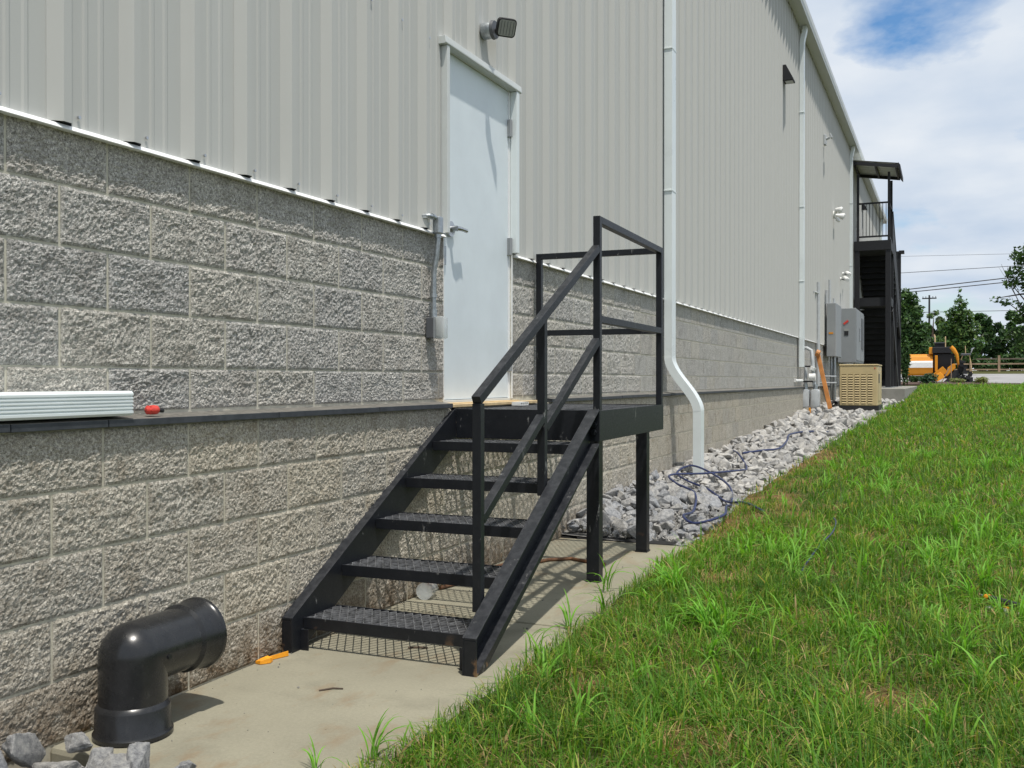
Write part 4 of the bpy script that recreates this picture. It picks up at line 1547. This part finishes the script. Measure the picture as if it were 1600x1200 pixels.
ey = np.linspace(-1, 47, 900)
ex = np.array([lawn_edge(t) for t in ey])
parts = []
BANDS = [(1.3, 3.2, 5200, .098, .0042, .95), (3.2, 5.2, 4400, .095, .0044, .95), (5.2, 8.0, 2700, .090, .0052, .8), (8.0, 13.0, 1250, .080, .0066, .9), (13.0, 22.0, 560, .088, .010, 1.0), (22.0, 46.3, 230, .11, .018, 1.6)]
for (y0, y1, dens, ln, wd, marg) in BANDS:
    x1 = 2.69 + .064 * y1 + marg
    n = int(dens * (y1 - y0) * (x1 - .95))
    x = npr.uniform(.88, x1, n)
    y = npr.uniform(y0, y1, n)
    e = np.interp(y, ey, ex)
    keep = (x > e - .03) & ((x > e + .10) | (npr.random(len(x)) < .55))
    x, y, e = x[keep], y[keep], e[keep]
    dr = np.zeros(len(x))
    nn = vnoise(x, y, 5, 1) * 2 - 1
    for (cx_, cy_, rx, ry) in DRY:
        dr = np.maximum(dr, .85 - .8 * ((x - cx_) / rx) ** 2 - .8 * ((y - cy_) / ry) ** 2 + .75 * nn)
    dr = np.maximum(dr, np.where((y > 5.9) & (y < 13), 1.0 - (x - e) * 4.5 + .9 * nn, 0))
    dr = np.clip(dr, 0, 1)
    patch = vnoise(x, y, 1.6, 2) * .6 + vnoise(x, y, 5.0, 3) * .4
    keep = npr.random(len(x)) > dr * .62
    x, y, dr, patch, e = x[keep], y[keep], dr[keep], patch[keep], e[keep]
    n = len(x)
    z = np.interp(y, [-40, 3, 46, 62], [.02, .06, .92, 1.06]) - .004
    q = np.clip(1 - (x - e) / .55, 0, 1)
    z = z - np.where(y < 8.5, (z - .008) * q * q * np.clip((8.5 - y) / 1.8, 0, 1), 0)
    shorter = np.where(y < 8, np.clip(.55 + (x - e) / .35, .5, 1), 1)
    clump = vnoise(x, y, 8.0, 6)
    wm = np.clip((vnoise(x, y, 1.1, 8) * .55 + vnoise(x, y, 4.5, 9) * .45 - .50) * 4 + .35 * np.clip((x - 1.5), 0, 1), 0, 1) * (y > 3.0)
    broad = npr.random(n) < (.012 + .10 * wm)
    L = ln * npr.uniform(.5, 1.45, n) * (.45 + .55 * patch + .75 * clump) * (1 - .35 * dr) * shorter
    wdt = wd * npr.uniform(.7, 1.3, n) * np.where(broad, 2.1, 1)
    L = np.where(broad, L * 1.35 + .02, L)
    az = npr.uniform(0, 2 * np.pi, n)
    bd = np.clip(npr.normal(.65, .35, n), .05, 1.3)
    g = npr.random(n)
    base = np.stack([.075 + .050 * g, .180 + .080 * g, .018 + .012 * g], 1)
    yel = np.array([.27, .345, .055])
    dk = np.array([.036, .098, .020])
    mixp = np.clip((patch - .35) * 2.2, 0, 1)[:, None]
    c = base * (1 - .5 * mixp) + (dk * .5) * mixp
    hv = (npr.random(n) < .24)[:, None]
    c = np.where(hv, yel * npr.uniform(.7, 1.1, n)[:, None], c)
    straw = np.array([.42, .31, .14])
    thatch = (npr.random(n) < (.10 + .55 * dr + .12 * (patch < .45)))[:, None]
    c = np.where(thatch, straw * npr.uniform(.55, 1.1, n)[:, None], c)
    c = c * (.72 + .55 * clump)[:, None]
    c = np.where((broad & ~thatch[:, 0])[:, None], np.array([.17, .35, .045]) * npr.uniform(.75, 1.2, n)[:, None], c)
    bd = np.where(thatch[:, 0], np.clip(bd + .4, 0, 1.3), bd)
    L = np.where(thatch[:, 0], L * .8, L)
    parts.append(blades(np.stack([x, y, z], 1), L, wdt, az, bd, c, c * 1.25))
co, off, li, sz, cl_ = [], 0, [], [], []
for (a, b, c, d) in parts:
    co.append(a); li.append(b + off); sz.append(c); cl_.append(d)
    off += len(a)
gme = np_mesh('grass', np.concatenate(co), np.concatenate(li), np.concatenate(sz), M['grass'], np.concatenate(cl_))
tag(link_mesh('grass', gme), 'short green lawn grass with dry patches', 'grass', kind='stuff')


def weed_mesh(seed, nb, ln, wd):
    r = np.random.default_rng(seed)
    az = r.normal(r.uniform(0, 6.28), 1.1, nb)
    pos = np.stack([r.normal(0, .018, nb), r.normal(0, .018, nb), np.zeros(nb)], 1)
    L = ln * r.uniform(.6, 1.2, nb)
    # longer strip: seven stations
    K = 8
    ts = np.linspace(0, 1, K)
    co, col = [], []
    li, sz, o = [], [], 0
    for i in range(nb):
        d = np.array([math.cos(az[i]), math.sin(az[i]), 0])
        sd = np.array([-math.sin(az[i]), math.cos(az[i]), 0])
        bnd = r.uniform(.35, 1.0)
        w = wd * r.uniform(.7, 1.2)
        tone = r.uniform(.8, 1.25)
        tw = r.uniform(-.5, .5)
        for k, t in enumerate(ts):
            c = pos[i] + d * L[i] * bnd * t ** 1.6
            c = c + np.array([0, 0, L[i] * (t * (1.15 - .25 * bnd) - .75 * bnd * t ** 2.6)])
            ww = w * .5 * (math.sin(math.pi * min(1, .22 + .78 * t)) ** .7 if t < 1 else .02)
            s2 = sd * math.cos(tw * t) + np.array([0, 0, 1]) * math.sin(tw * t)
            co += [c - s2 * ww, c - np.array([0, 0, ww * .35]), c + s2 * ww]
            cc = np.array([.17, .37, .05]) * tone
            col += [cc, cc * 1.15, cc]
        for k in range(K - 1):
            for q in (0, 1):
                a = o + k * 3 + q
                li += [a, a + 1, a + 4, a + 3]
                sz.append(4)
        o += K * 3
    return np_mesh('crabgrass', np.array(co), np.array(li), np.array(sz), M['grass'], np.array(col), smooth=True)


WEED = [weed_mesh(100 + s, 8 + s % 6, .21 + .025 * (s % 4), .0115) for s in range(7)]
WSP = [(1.06, 3.84, .85), (1.34, 3.32, .8), (.98, 5.1, .9), (1.10, 2.52, .6), (.98, 2.40, .45), (1.09, 4.25, .8), (1.85, 3.76, .8), (1.6, 6.5, .6), (1.13, 4.6, .7), (1.2, 5.6, .6), (2.90, 4.86, .8), (2.98, 4.74, .7), (2.82, 4.92, .6), (2.80, 5.12, .9), (3.02, 4.95, .8)]
r2 = random.Random(5)
CL = [(2.35, 7.4, .5), (2.7, 6.5, .5), (2.05, 5.0, .35), (2.55, 5.3, .45), (2.9, 7.2, .5), (1.75, 4.2, .2), (2.3, 4.35, .3), (2.2, 9.2, .5), (2.9, 9.6, .6), (3.1, 8.2, .5), (2.75, 5.9, .4), (1.35, 4.9, .2), (1.75, 6.0, .25), (2.6, 11.5, .7), (3.2, 11.2, .6), (2.0, 11.0, .5)]
while len(WSP) < 262:
    if r2.random() < .8:
        c = r2.choice(CL)
        x, y = r2.gauss(c[0], c[2] * .42), r2.gauss(c[1], c[2] * .8)
    else:
        y = r2.uniform(2.6, 13)
        x = r2.uniform(1.3, 2.9 + .064 * y)
    if x < lawn_edge(y) + .06 or dryness(x, y) > .6:
        continue
    WSP.append((x, y, r2.choice((.4, .5, .6, .7, .8, .95))))
for (x, y, s) in WSP:
    z = terrain(y) - .005 - edge_drop(x, y)
    o = link_mesh('crabgrass', r2.choice(WEED), None, (x, y, z), (0, 0, r2.uniform(0, 6.28)), (s, s, s * r2.uniform(.85, 1.15)))
    tag(o, 'tall bright green crabgrass tuft standing above the lawn', 'weed', 'crabgrass tufts in the lawn')

# debris on the slab
gr = MB()
for _ in range(150):
    x, y, d = rng.uniform(.1, 1.15), rng.uniform(2.3, 6.5), rng.choice((.004, .005, .006, .009, .012))
    if rng.random() < .45:
        x = .09 + abs(rng.gauss(0, .05))
    mt = Matrix.LocRotScale(Vector((x, y, d * .3)), Euler((0, 0, rng.uniform(0, 6))), Vector((d, d, d)))
    pq, pf_ = rng.choice(PEB)
    gr.add([mt @ v for v in pq], pf_)
tag(gr.build('grit', M['soilrock']), 'loose grit and crumbs scattered over the slab', 'grit', kind='stuff')
cl_ = []
tw1 = MB().tube([(.55, 3.02, .003), (.585, 3.06, .005), (.62, 3.075, .003)], .003, 6)
tag(tw1.build('twig', M['bark']), 'short dark twig on the slab in front of the stairs', 'twig')
tw2 = MB().tube([(.56, 3.66, .003), (.60, 3.68, .005), (.64, 3.69, .003)], .005, 6)
tag(tw2.build('twig', M['bark']), 'dark twig on the slab under the first tread', 'twig')
# ------------------------------------------------------------------ far ground: mulch bed, lot
def sheet(name, poly, dz, mat, label):
    m = MB()
    ysr = sorted(set([p[1] for p in poly]))
    tag(m.add([(x, y, terrain(y) + dz) for x, y in poly], [tuple(range(len(poly)))]).build(name, mat), label, kind='structure')


m = MB()
cols = []
for j, y in enumerate([46.2, 47.5, 49, 50.5, 52]):
    for i in range(14):
        x = -3 + i * .68
        cols.append((x, y + .25 * math.sin(x * 1.3), terrain(y) + .05 + .10 * math.sin(j / 4 * math.pi) * math.sin(i / 13 * math.pi)))
m.add(cols, [(j * 14 + i, j * 14 + i + 1, (j + 1) * 14 + i + 1, (j + 1) * 14 + i) for j in range(4) for i in range(13)])
tag(m.build('mulch_bed', M['soil'], smooth=True), 'brown mulch bed at the end of the lawn', kind='structure')
m = MB()
yl = [46.4, 54, 62, 72, 84]
m.add([(x, y, terrain(y) + .012) for y in yl for x in (-40, 60)], [(2 * j, 2 * j + 1, 2 * j + 3, 2 * j + 2) for j in range(4)])
tag(m.build('parking_lot', M['asphalt']), 'pale worn asphalt lot beyond the lawn', kind='structure')


# ------------------------------------------------------------------ trees and shrubs
def leaves(blobs, n, size, cols, name, parent, squash=.5, seed=1, hollow=.35):
    r = np.random.default_rng(seed)
    vol = np.array([b[3] * b[4] * b[5] for b in blobs])
    which = r.choice(len(blobs), n, p=vol / vol.sum())
    B = np.array(blobs)[which]
    d = r.normal(size=(n, 3))
    d /= np.linalg.norm(d, axis=1)[:, None]
    rad = (hollow + (1 - hollow) * r.random(n) ** .5) * r.uniform(.8, 1.12, n)
    c = B[:, :3] + d * rad[:, None] * B[:, 3:6]
    nrm = d * .6 + r.normal(size=(n, 3)) * .7 + np.array([0, 0, .5])
    nrm /= np.linalg.norm(nrm, axis=1)[:, None]
    t = np.cross(nrm, r.normal(size=(n, 3)))
    t /= np.linalg.norm(t, axis=1)[:, None]
    b = np.cross(nrm, t)
    s = size * r.uniform(.6, 1.35, n)[:, None]
    co = np.stack([c - t * s, c + b * s * squash - t * s * .1, c + t * s, c - b * s * squash + t * s * .1], 1).reshape(-1, 3)
    li = (np.arange(n)[:, None] * 4 + np.arange(4)).ravel()
    pick = np.array(cols)[r.integers(0, len(cols), n)] * r.uniform(.7, 1.25, n)[:, None]
    me = np_mesh(name, co, li, np.full(n, 4), M['leaf'], np.repeat(pick, 4, 0))
    o = link_mesh(name, me)
    adopt(o, parent)
    return o


def tree(loc, h, blobs, n, size, cols, label, tr=.16, group=None, seed=1, name='tree', limbs=5):
    x, y, z = loc
    t = thing(name, loc, label, 'tree', group)
    r = random.Random(seed)
    m = MB()
    m.tube([(x, y, z - .1), (x + r.uniform(-.1, .1), y, z + h * .35), (x + r.uniform(-.15, .15), y, z + h * .62), (x + r.uniform(-.2, .2), y, z + h * .9)], [tr, tr * .75, tr * .5, tr * .12], 8)
    bl = [(x + b[0], y + b[1], z + b[2], b[3], b[4], b[5]) for b in blobs]
    for k in range(limbs):
        b = bl[k % len(bl)]
        z0 = z + h * r.uniform(.25, .6)
        e = Vector(b[:3]) + Vector((r.uniform(-.4, .4) * b[3], r.uniform(-.4, .4) * b[4], r.uniform(-.2, .5) * b[5]))
        m.tube([(x, y, z0), Vector((x, y, z0)).lerp(e, .5) + Vector((0, 0, .1)), e], [tr * .45, tr * .28, tr * .08], 6)
    m.build('trunk', M['bark'], t, smooth=True)
    leaves(bl, n, size, cols, 'crown', t, seed=seed)
    return t


def crown(r, w, h0, h1, k):
    out = []
    for i in range(k):
        t = (i + .5) / k
        z = h0 + (h1 - h0) * t
        ww = w * (math.sin(math.pi * min(1, .25 + .72 * t)) ** .8)
        s = w * r.uniform(.28, .48) * (1 - .35 * t)
        out.append((r.uniform(-1, 1) * (ww - s * .6), r.uniform(-.6, .6) * ww, z, s, s, s * r.uniform(.7, 1.0)))
    return out


DK = [(.036, .085, .026), (.050, .110, .030), (.028, .066, .022), (.070, .130, .036)]
MD = [(.065, .130, .030), (.090, .160, .036), (.048, .100, .026), (.120, .185, .045)]
GY = [(.060, .085, .040), (.075, .100, .050), (.045, .070, .032)]
rt_ = random.Random(21)
_ = crown(rt_, 1.35, 1.0, 6.3, 22)
tree((.2, 72, terrain(72)), 6.4, [(-.2, 0, 5.6, .5, .5, .55), (.35, .1, 5.3, .4, .4, .6), (-.5, 0, 4.7, .75, .7, .7), (.4, 0, 4.4, .65, .7, .7), (0, 0, 3.9, .95, .8, .7), (-.6, .1, 3.2, .9, .8, .7), (.6, 0, 3.1, .85, .8, .8), (0, 0, 2.4, 1.1, .8, .8), (.75, 0, 2.0, .8, .8, .7), (-.7, 0, 1.7, .9, .8, .8), (.2, 0, 1.2, 1.1, .8, .7), (.9, 0, 1.0, .6, .6, .6)], 9000, .15, DK + MD[:1], 'dense dark green tree beside the stair tower', seed=3, tr=.2)
tree((1.75, 84, terrain(84)), 5.0, crown(rt_, 1.3, .7, 5.0, 16), 2600, .17, MD + GY, 'loose pale green tree behind the yellow machine', seed=4)
tree((3.55, 80, terrain(80)), 6.6, [(0, 0, 6.1, .16, .16, .45), (.05, 0, 5.3, .5, .5, .5), (-.3, .1, 4.5, .75, .7, .6), (.35, 0, 4.4, .7, .7, .6), (-.7, 0, 3.5, .8, .8, .65), (.6, .1, 3.4, .9, .8, .7), (0, 0, 3.3, .9, .8, .8), (-1.1, 0, 2.5, .75, .7, .55), (1.1, 0, 2.4, .75, .7, .6), (0, 0, 2.3, 1.1, .9, .7), (.3, 0, 1.5, 1.0, .8, .5), (-.6, 0, 1.5, .9, .8, .45)], 4400, .15, MD + DK[:2], 'slender young tree with pointed top in the middle of the background', seed=5, tr=.1)
ORD = ('first', 'second', 'third', 'fourth', 'fifth', 'sixth', 'seventh', 'eighth', 'ninth')
hedge = leaves([(x, 99 + .6 * math.sin(x * 3), terrain(99) + .75 + .35 * math.sin(x * 1.7), .8, .7, .8) for x in np.arange(-5, 15, .7)], 7000, .20, DK, 'undergrowth', None, seed=77, hollow=.05)
tag(hedge, 'dark undergrowth behind the rail fence', 'undergrowth', kind='stuff')
k = 0
for (x, y, h, w) in ((-1.0, 100, 5.0, 1.7), (.9, 102, 4.6, 1.5), (2.6, 104, 4.7, 1.7), (4.1, 101, 4.4, 1.5), (5.7, 106, 5.6, 1.8), (7.1, 104, 4.6, 1.6), (8.4, 106, 5.7, 1.7), (9.7, 103, 5.3, 1.8), (11.4, 106, 5.6, 2.0)):
    k += 1
    tree((x, y, terrain(y)), h, crown(rt_, w, .5, h, 16), 2300, .24, DK if k % 3 else DK + GY[:1], ORD[k - 1] + ' dark green tree from the left in the row behind the rail fence', seed=30 + k, group='trees behind the rail fence', limbs=4)
# right hand tree, mostly outside the frame
rtb = [(-.65, 0, 4.15, .32, .35, .16), (-.25, 0, 4.05, .45, .4, .2), (.1, 0, 5.4, .5, .5, .3), (-.05, .1, 4.9, .45, .4, .25), (.5, 0, 6.1, .7, .6, .5), (.3, 0, 3.3, .55, .5, .3), (.9, 0, 4.9, .8, .7, .6), (.1, 0, 2.6, .5, .5, .35), (.9, 0, 3.7, .8, .7, .5), (1.4, 0, 6.6, 1.0, .8, .7), (1.7, 0, 5.5, 1.0, .9, .8), (1.5, 0, 2.7, .9, .8, .5), (2.1, 0, 4.3, 1.0, .9, .7), (.3, 0, 1.95, .4, .5, .3)]
RT = tree((6.9, 50, terrain(50)), 7.4, [(b[0] - 1.45, b[1], b[2] - .25, b[3], b[4], b[5]) for b in rtb], 6500, .105, [(.050, .105, .026), (.070, .135, .032), (.035, .075, .020)], 'leafy tree reaching in from the right edge', seed=9, tr=.15, limbs=14)
m = MB()
m.tube([(6.2, 50, 3.6), (5.6, 50, 4.9), (5.1, 50, 6.1), (4.95, 50, 6.5)], [.03, .02, .012, .006], 6)
m.tube([(5.6, 50, 4.9), (5.25, 50, 5.6), (5.2, 50, 6.4)], [.014, .01, .005], 6)
m.tube([(5.35, 50, 5.45), (4.85, 50, 6.35)], [.01, .004], 5)
m.build('bare_branch', M['bark'], RT)


def shrub(loc, w, h, cols, n, size, label, seed, name='shrub'):
    x, y, z = loc
    t = thing(name, loc, label, 'shrub')
    r = random.Random(seed)
    bl = [(x + r.uniform(-.5, .5) * w, y + r.uniform(-.3, .3) * w, z + h * r.uniform(.35, .75), w * .42, w * .4, h * .38) for _ in range(6)]
    m = MB()
    for k in range(4):
        m.tube([(x, y, z - .05), (x + r.uniform(-.3, .3) * w, y, z + h * .6)], [.02, .008], 5)
    m.build('stem', M['bark'], t)
    leaves(bl, n, size, cols, 'foliage', t, seed=seed, hollow=.1)


shrub((1.90, 47.2, .99), .55, .50, [(.035, .085, .050), (.05, .11, .06)], 900, .05, 'low blue green shrub in the mulch bed before the yellow machine', 41)
shrub((3.15, 48.0, 1.0), .42, .26, [(.22, .26, .10), (.30, .32, .14)], 500, .045, 'small pale yellow shrub right of the yellow machine', 42)
shrub((4.15, 47.4, 1.0), .5, .30, [(.22, .25, .09), (.28, .30, .12)], 600, .045, 'pale yellow green shrub at the right end of the mulch bed', 43)
shrub((1.24, 42.0, .86), .30, 1.9, DK, 1400, .055, 'tall narrow dark shrub behind the stair tower', 44)
shrub((1.35, 48.5, 1.02), .35, .35, DK, 500, .05, 'dark low shrub left in the mulch bed', 45)

# ------------------------------------------------------------------ asphalt paver
pv = thing('asphalt_paver', (2.4, 58.5, 1.02), 'yellow and black asphalt paving machine parked on the lot', 'paver')
prof = [(.70, 1.48), (1.0, 1.40), (1.98, 1.46), (2.02, 1.62), (1.99, 2.62), (1.70, 2.64), (.70, 2.50), (.62, 2.3), (.62, 1.7)]
MB().prism([(57.6, 1.50), (57.75, 1.42), (59.6, 1.42), (59.8, 1.6), (59.8, 2.5), (59.5, 2.58), (57.95, 2.58), (57.75, 2.45), (57.58, 2.10), (57.55, 1.8)], 'x', .70, 1.98).build('hopper', M['yellow'], pv, bev=.03)
MB().prism([(57.535, 1.84), (57.56, 1.84), (57.583, 2.10), (57.62, 2.2), (57.60, 2.21), (57.555, 2.12)], 'x', .72, 1.97).build('white_stripe', M['white'], pv)
MB().box(.75, 1.9, 57.8, 59.6, 1.10, 1.40).build('undercarriage', M['soil'], pv)
for x in (.95, 1.5):
    MB().cyl((x, 57.75, 1.22), (x, 58.1, 1.22), .19, 14).build('wheel', M['rubber'], pv)
MB().box(1.99, 3.05, 57.8, 59.8, 1.25, 2.60).build('engine_bay', M['rubber'], pv, bev=.03)
MB().box(1.95, 2.9, 57.6, 59.9, 2.62, 2.96).build('control_deck', M['black_far'], pv, bev=.03)
MB().box(2.05, 2.6, 58.2, 59.2, 2.97, 3.18).build('seat_box', M['rubber'], pv, bev=.02)
MB().box(2.0, 2.58, 58.1, 59.3, 3.18, 3.23).build('deck_roof', M['greydk'], pv)
MB().box(1.78, 1.98, 57.7, 58.3, 2.58, 2.95).build('side_tank', M['yellow'], pv, bev=.03)
MB().tube([(2.08, 58.2, 3.2), (2.08, 58.2, 3.55), (2.03, 58.2, 3.66)], .035, 8).build('exhaust_pipe', M['wood'], pv)
MB().cyl((2.60, 58.2, 2.97), (2.60, 58.2, 3.55), .03, 8).build('exhaust_pipe', M['wood'], pv)
MB().box(2.08, 2.22, 57.55, 57.75, 1.62, 2.50).build('ladder_guard', M['yellow'], pv, bev=.02)
MB().obox((2.30, 57.5, 1.50), (.30, 0, .26), (0, .05, 0), (-.13, 0, .15)).build('fender', M['yellow'], pv, bev=.02)
MB().obox((2.28, 57.45, 1.34), (.20, 0, .12), (0, .05, 0), (-.12, 0, .14)).build('fender', M['orange_bit'], pv, bev=.02)
MB().prism([(2.62, 1.40), (2.72, 1.85), (2.98, 2.05), (3.10, 2.02), (3.10, 1.78), (2.85, 1.55), (2.68, 1.36)], 'y', 57.4, 57.6).build('fender', M['yellow'], pv, bev=.02)
MB().tube([(2.86, 57.7, 2.95), (3.0, 57.7, 2.8), (3.16, 57.7, 2.55), (3.24, 57.7, 2.1), (3.26, 57.7, 1.8)], [.13, .13, .09, .07, .05], 10).build('lift_arm', M['yellow'], pv, smooth=True)
MB().prism([(2.5, 1.06), (2.75, 1.30), (3.1, 1.72), (3.25, 1.7), (3.3, 1.08)], 'y', 57.3, 59.4).build('auger_housing', M['rubber'], pv, bev=.02)
m = MB()
rp_ = random.Random(8)
for k in range(26):
    x = rp_.uniform(3.25, 3.85)
    z = rp_.uniform(1.1, 1.1 + 1.1 * (1 - abs(x - 3.45) * 1.5))
    m.obox((x, rp_.uniform(57.2, 58.2), z), (rp_.uniform(.05, .13), 0, rp_.uniform(-.05, .05)), (0, .15, 0), (rp_.uniform(-.04, .04), 0, rp_.uniform(.05, .16)))
m.box(3.3, 3.95, 57.4, 59.4, 1.02, 1.32).box(3.5, 4.15, 57.2, 58.2, 1.0, 1.12)
m.build('screed', M['rubber'], pv)
MB().box(3.36, 3.86, 57.6, 58.3, 2.50, 2.60).build('control_panel', M['greydk'], pv, bev=.03)
for (a, b) in (((3.45, 57.8, 2.5), (3.28, 57.7, 1.9)), ((3.78, 57.8, 2.5), (3.92, 57.7, 1.55)), ((3.6, 57.9, 2.55), (3.58, 57.9, 3.02))):
    MB().cyl(a, b, .022, 6).build('support_rod', M['wood'], pv)
MB().tube([(3.85, 57.8, 2.62), (3.92, 57.8, 2.85), (4.02, 57.8, 2.90)], [.02, .045, .02], 8).build('work_lamp', M['steel'], pv, smooth=True)
# tree stakes before the paver
for (a, b, l) in (((2.42, 49.5, .98), (2.78, 49.6, 1.72), 'leaning thin wooden stake in the mulch bed'), ((2.86, 49.3, .98), (2.86, 49.3, 2.15), 'upright thin wooden stake in the mulch bed')):
    tag(MB().cyl(a, b, .022, 7).build('tree_stake', M['fence']), l, 'stake')

# ------------------------------------------------------------------ fence, pole, wires
fn = thing('rail_fence', (6, 92, 1.85), 'wooden post and rail fence across the far side of the lot', 'fence')
gz = terrain(92)
for k in range(-3, 14):
    x = -2 + k * 2.17 + .02
    MB().box(x - .09, x + .09, 91.9, 92.08, gz - .1, gz + 1.42).build('fence_post', M['fence'], fn)
    for z in (.22, .70, 1.12):
        MB().box(x + .092, x + 2.076, 91.95, 92.03, gz + z - .06, gz + z + .06).build('rail', M['fence'] if z < .9 else M['fence_dk'], fn)
up_ = thing('utility_pole', (.52, 140, 2.4), 'distant wooden utility pole with one crossarm', 'utility pole')
MB().cyl((.52, 140, 2.3), (.52, 140, 12.4), .16, 8, .11).build('pole', M['wire'], up_)
MB().box(-.36, 1.40, 139.9, 140.1, 11.9, 12.05).build('crossarm', M['wire'], up_)
for x in (-.25, .1, .95, 1.3):
    MB().cyl((x, 140, 12.05), (x, 140, 12.25), .05, 6).build('insulator', M['greydk'], up_)
for (p, r_, lab) in ((((-14, 9.78), (-1.61, 10.62), (9.7, 11.60), (26, 13.2)), .055, 'thick upper power cable of the lower pair'), (((-14, 9.55), (.24, 10.45), (9.7, 11.16), (26, 12.6)), .050, 'lower cable of the thick pair'),
                     (((-14, 12.2), (-1.62, 12.42), (9.7, 12.66), (26, 13.3)), .030, 'thin power line above the thick pair'), (((-14, 14.3), (-1.62, 14.15), (9.7, 13.85), (26, 13.6)), .016, 'faint topmost power line'),
                     (((-14, 8.3), (-1.6, 8.24), (9.7, 8.16), (26, 8.1)), .030, 'lowest power line just above the tree tops')):
    tag(MB().tube([(x, 110, z) for x, z in p], r_, 6).build('power_line', M['wire']), lab, 'power line', 'power lines across the sky')
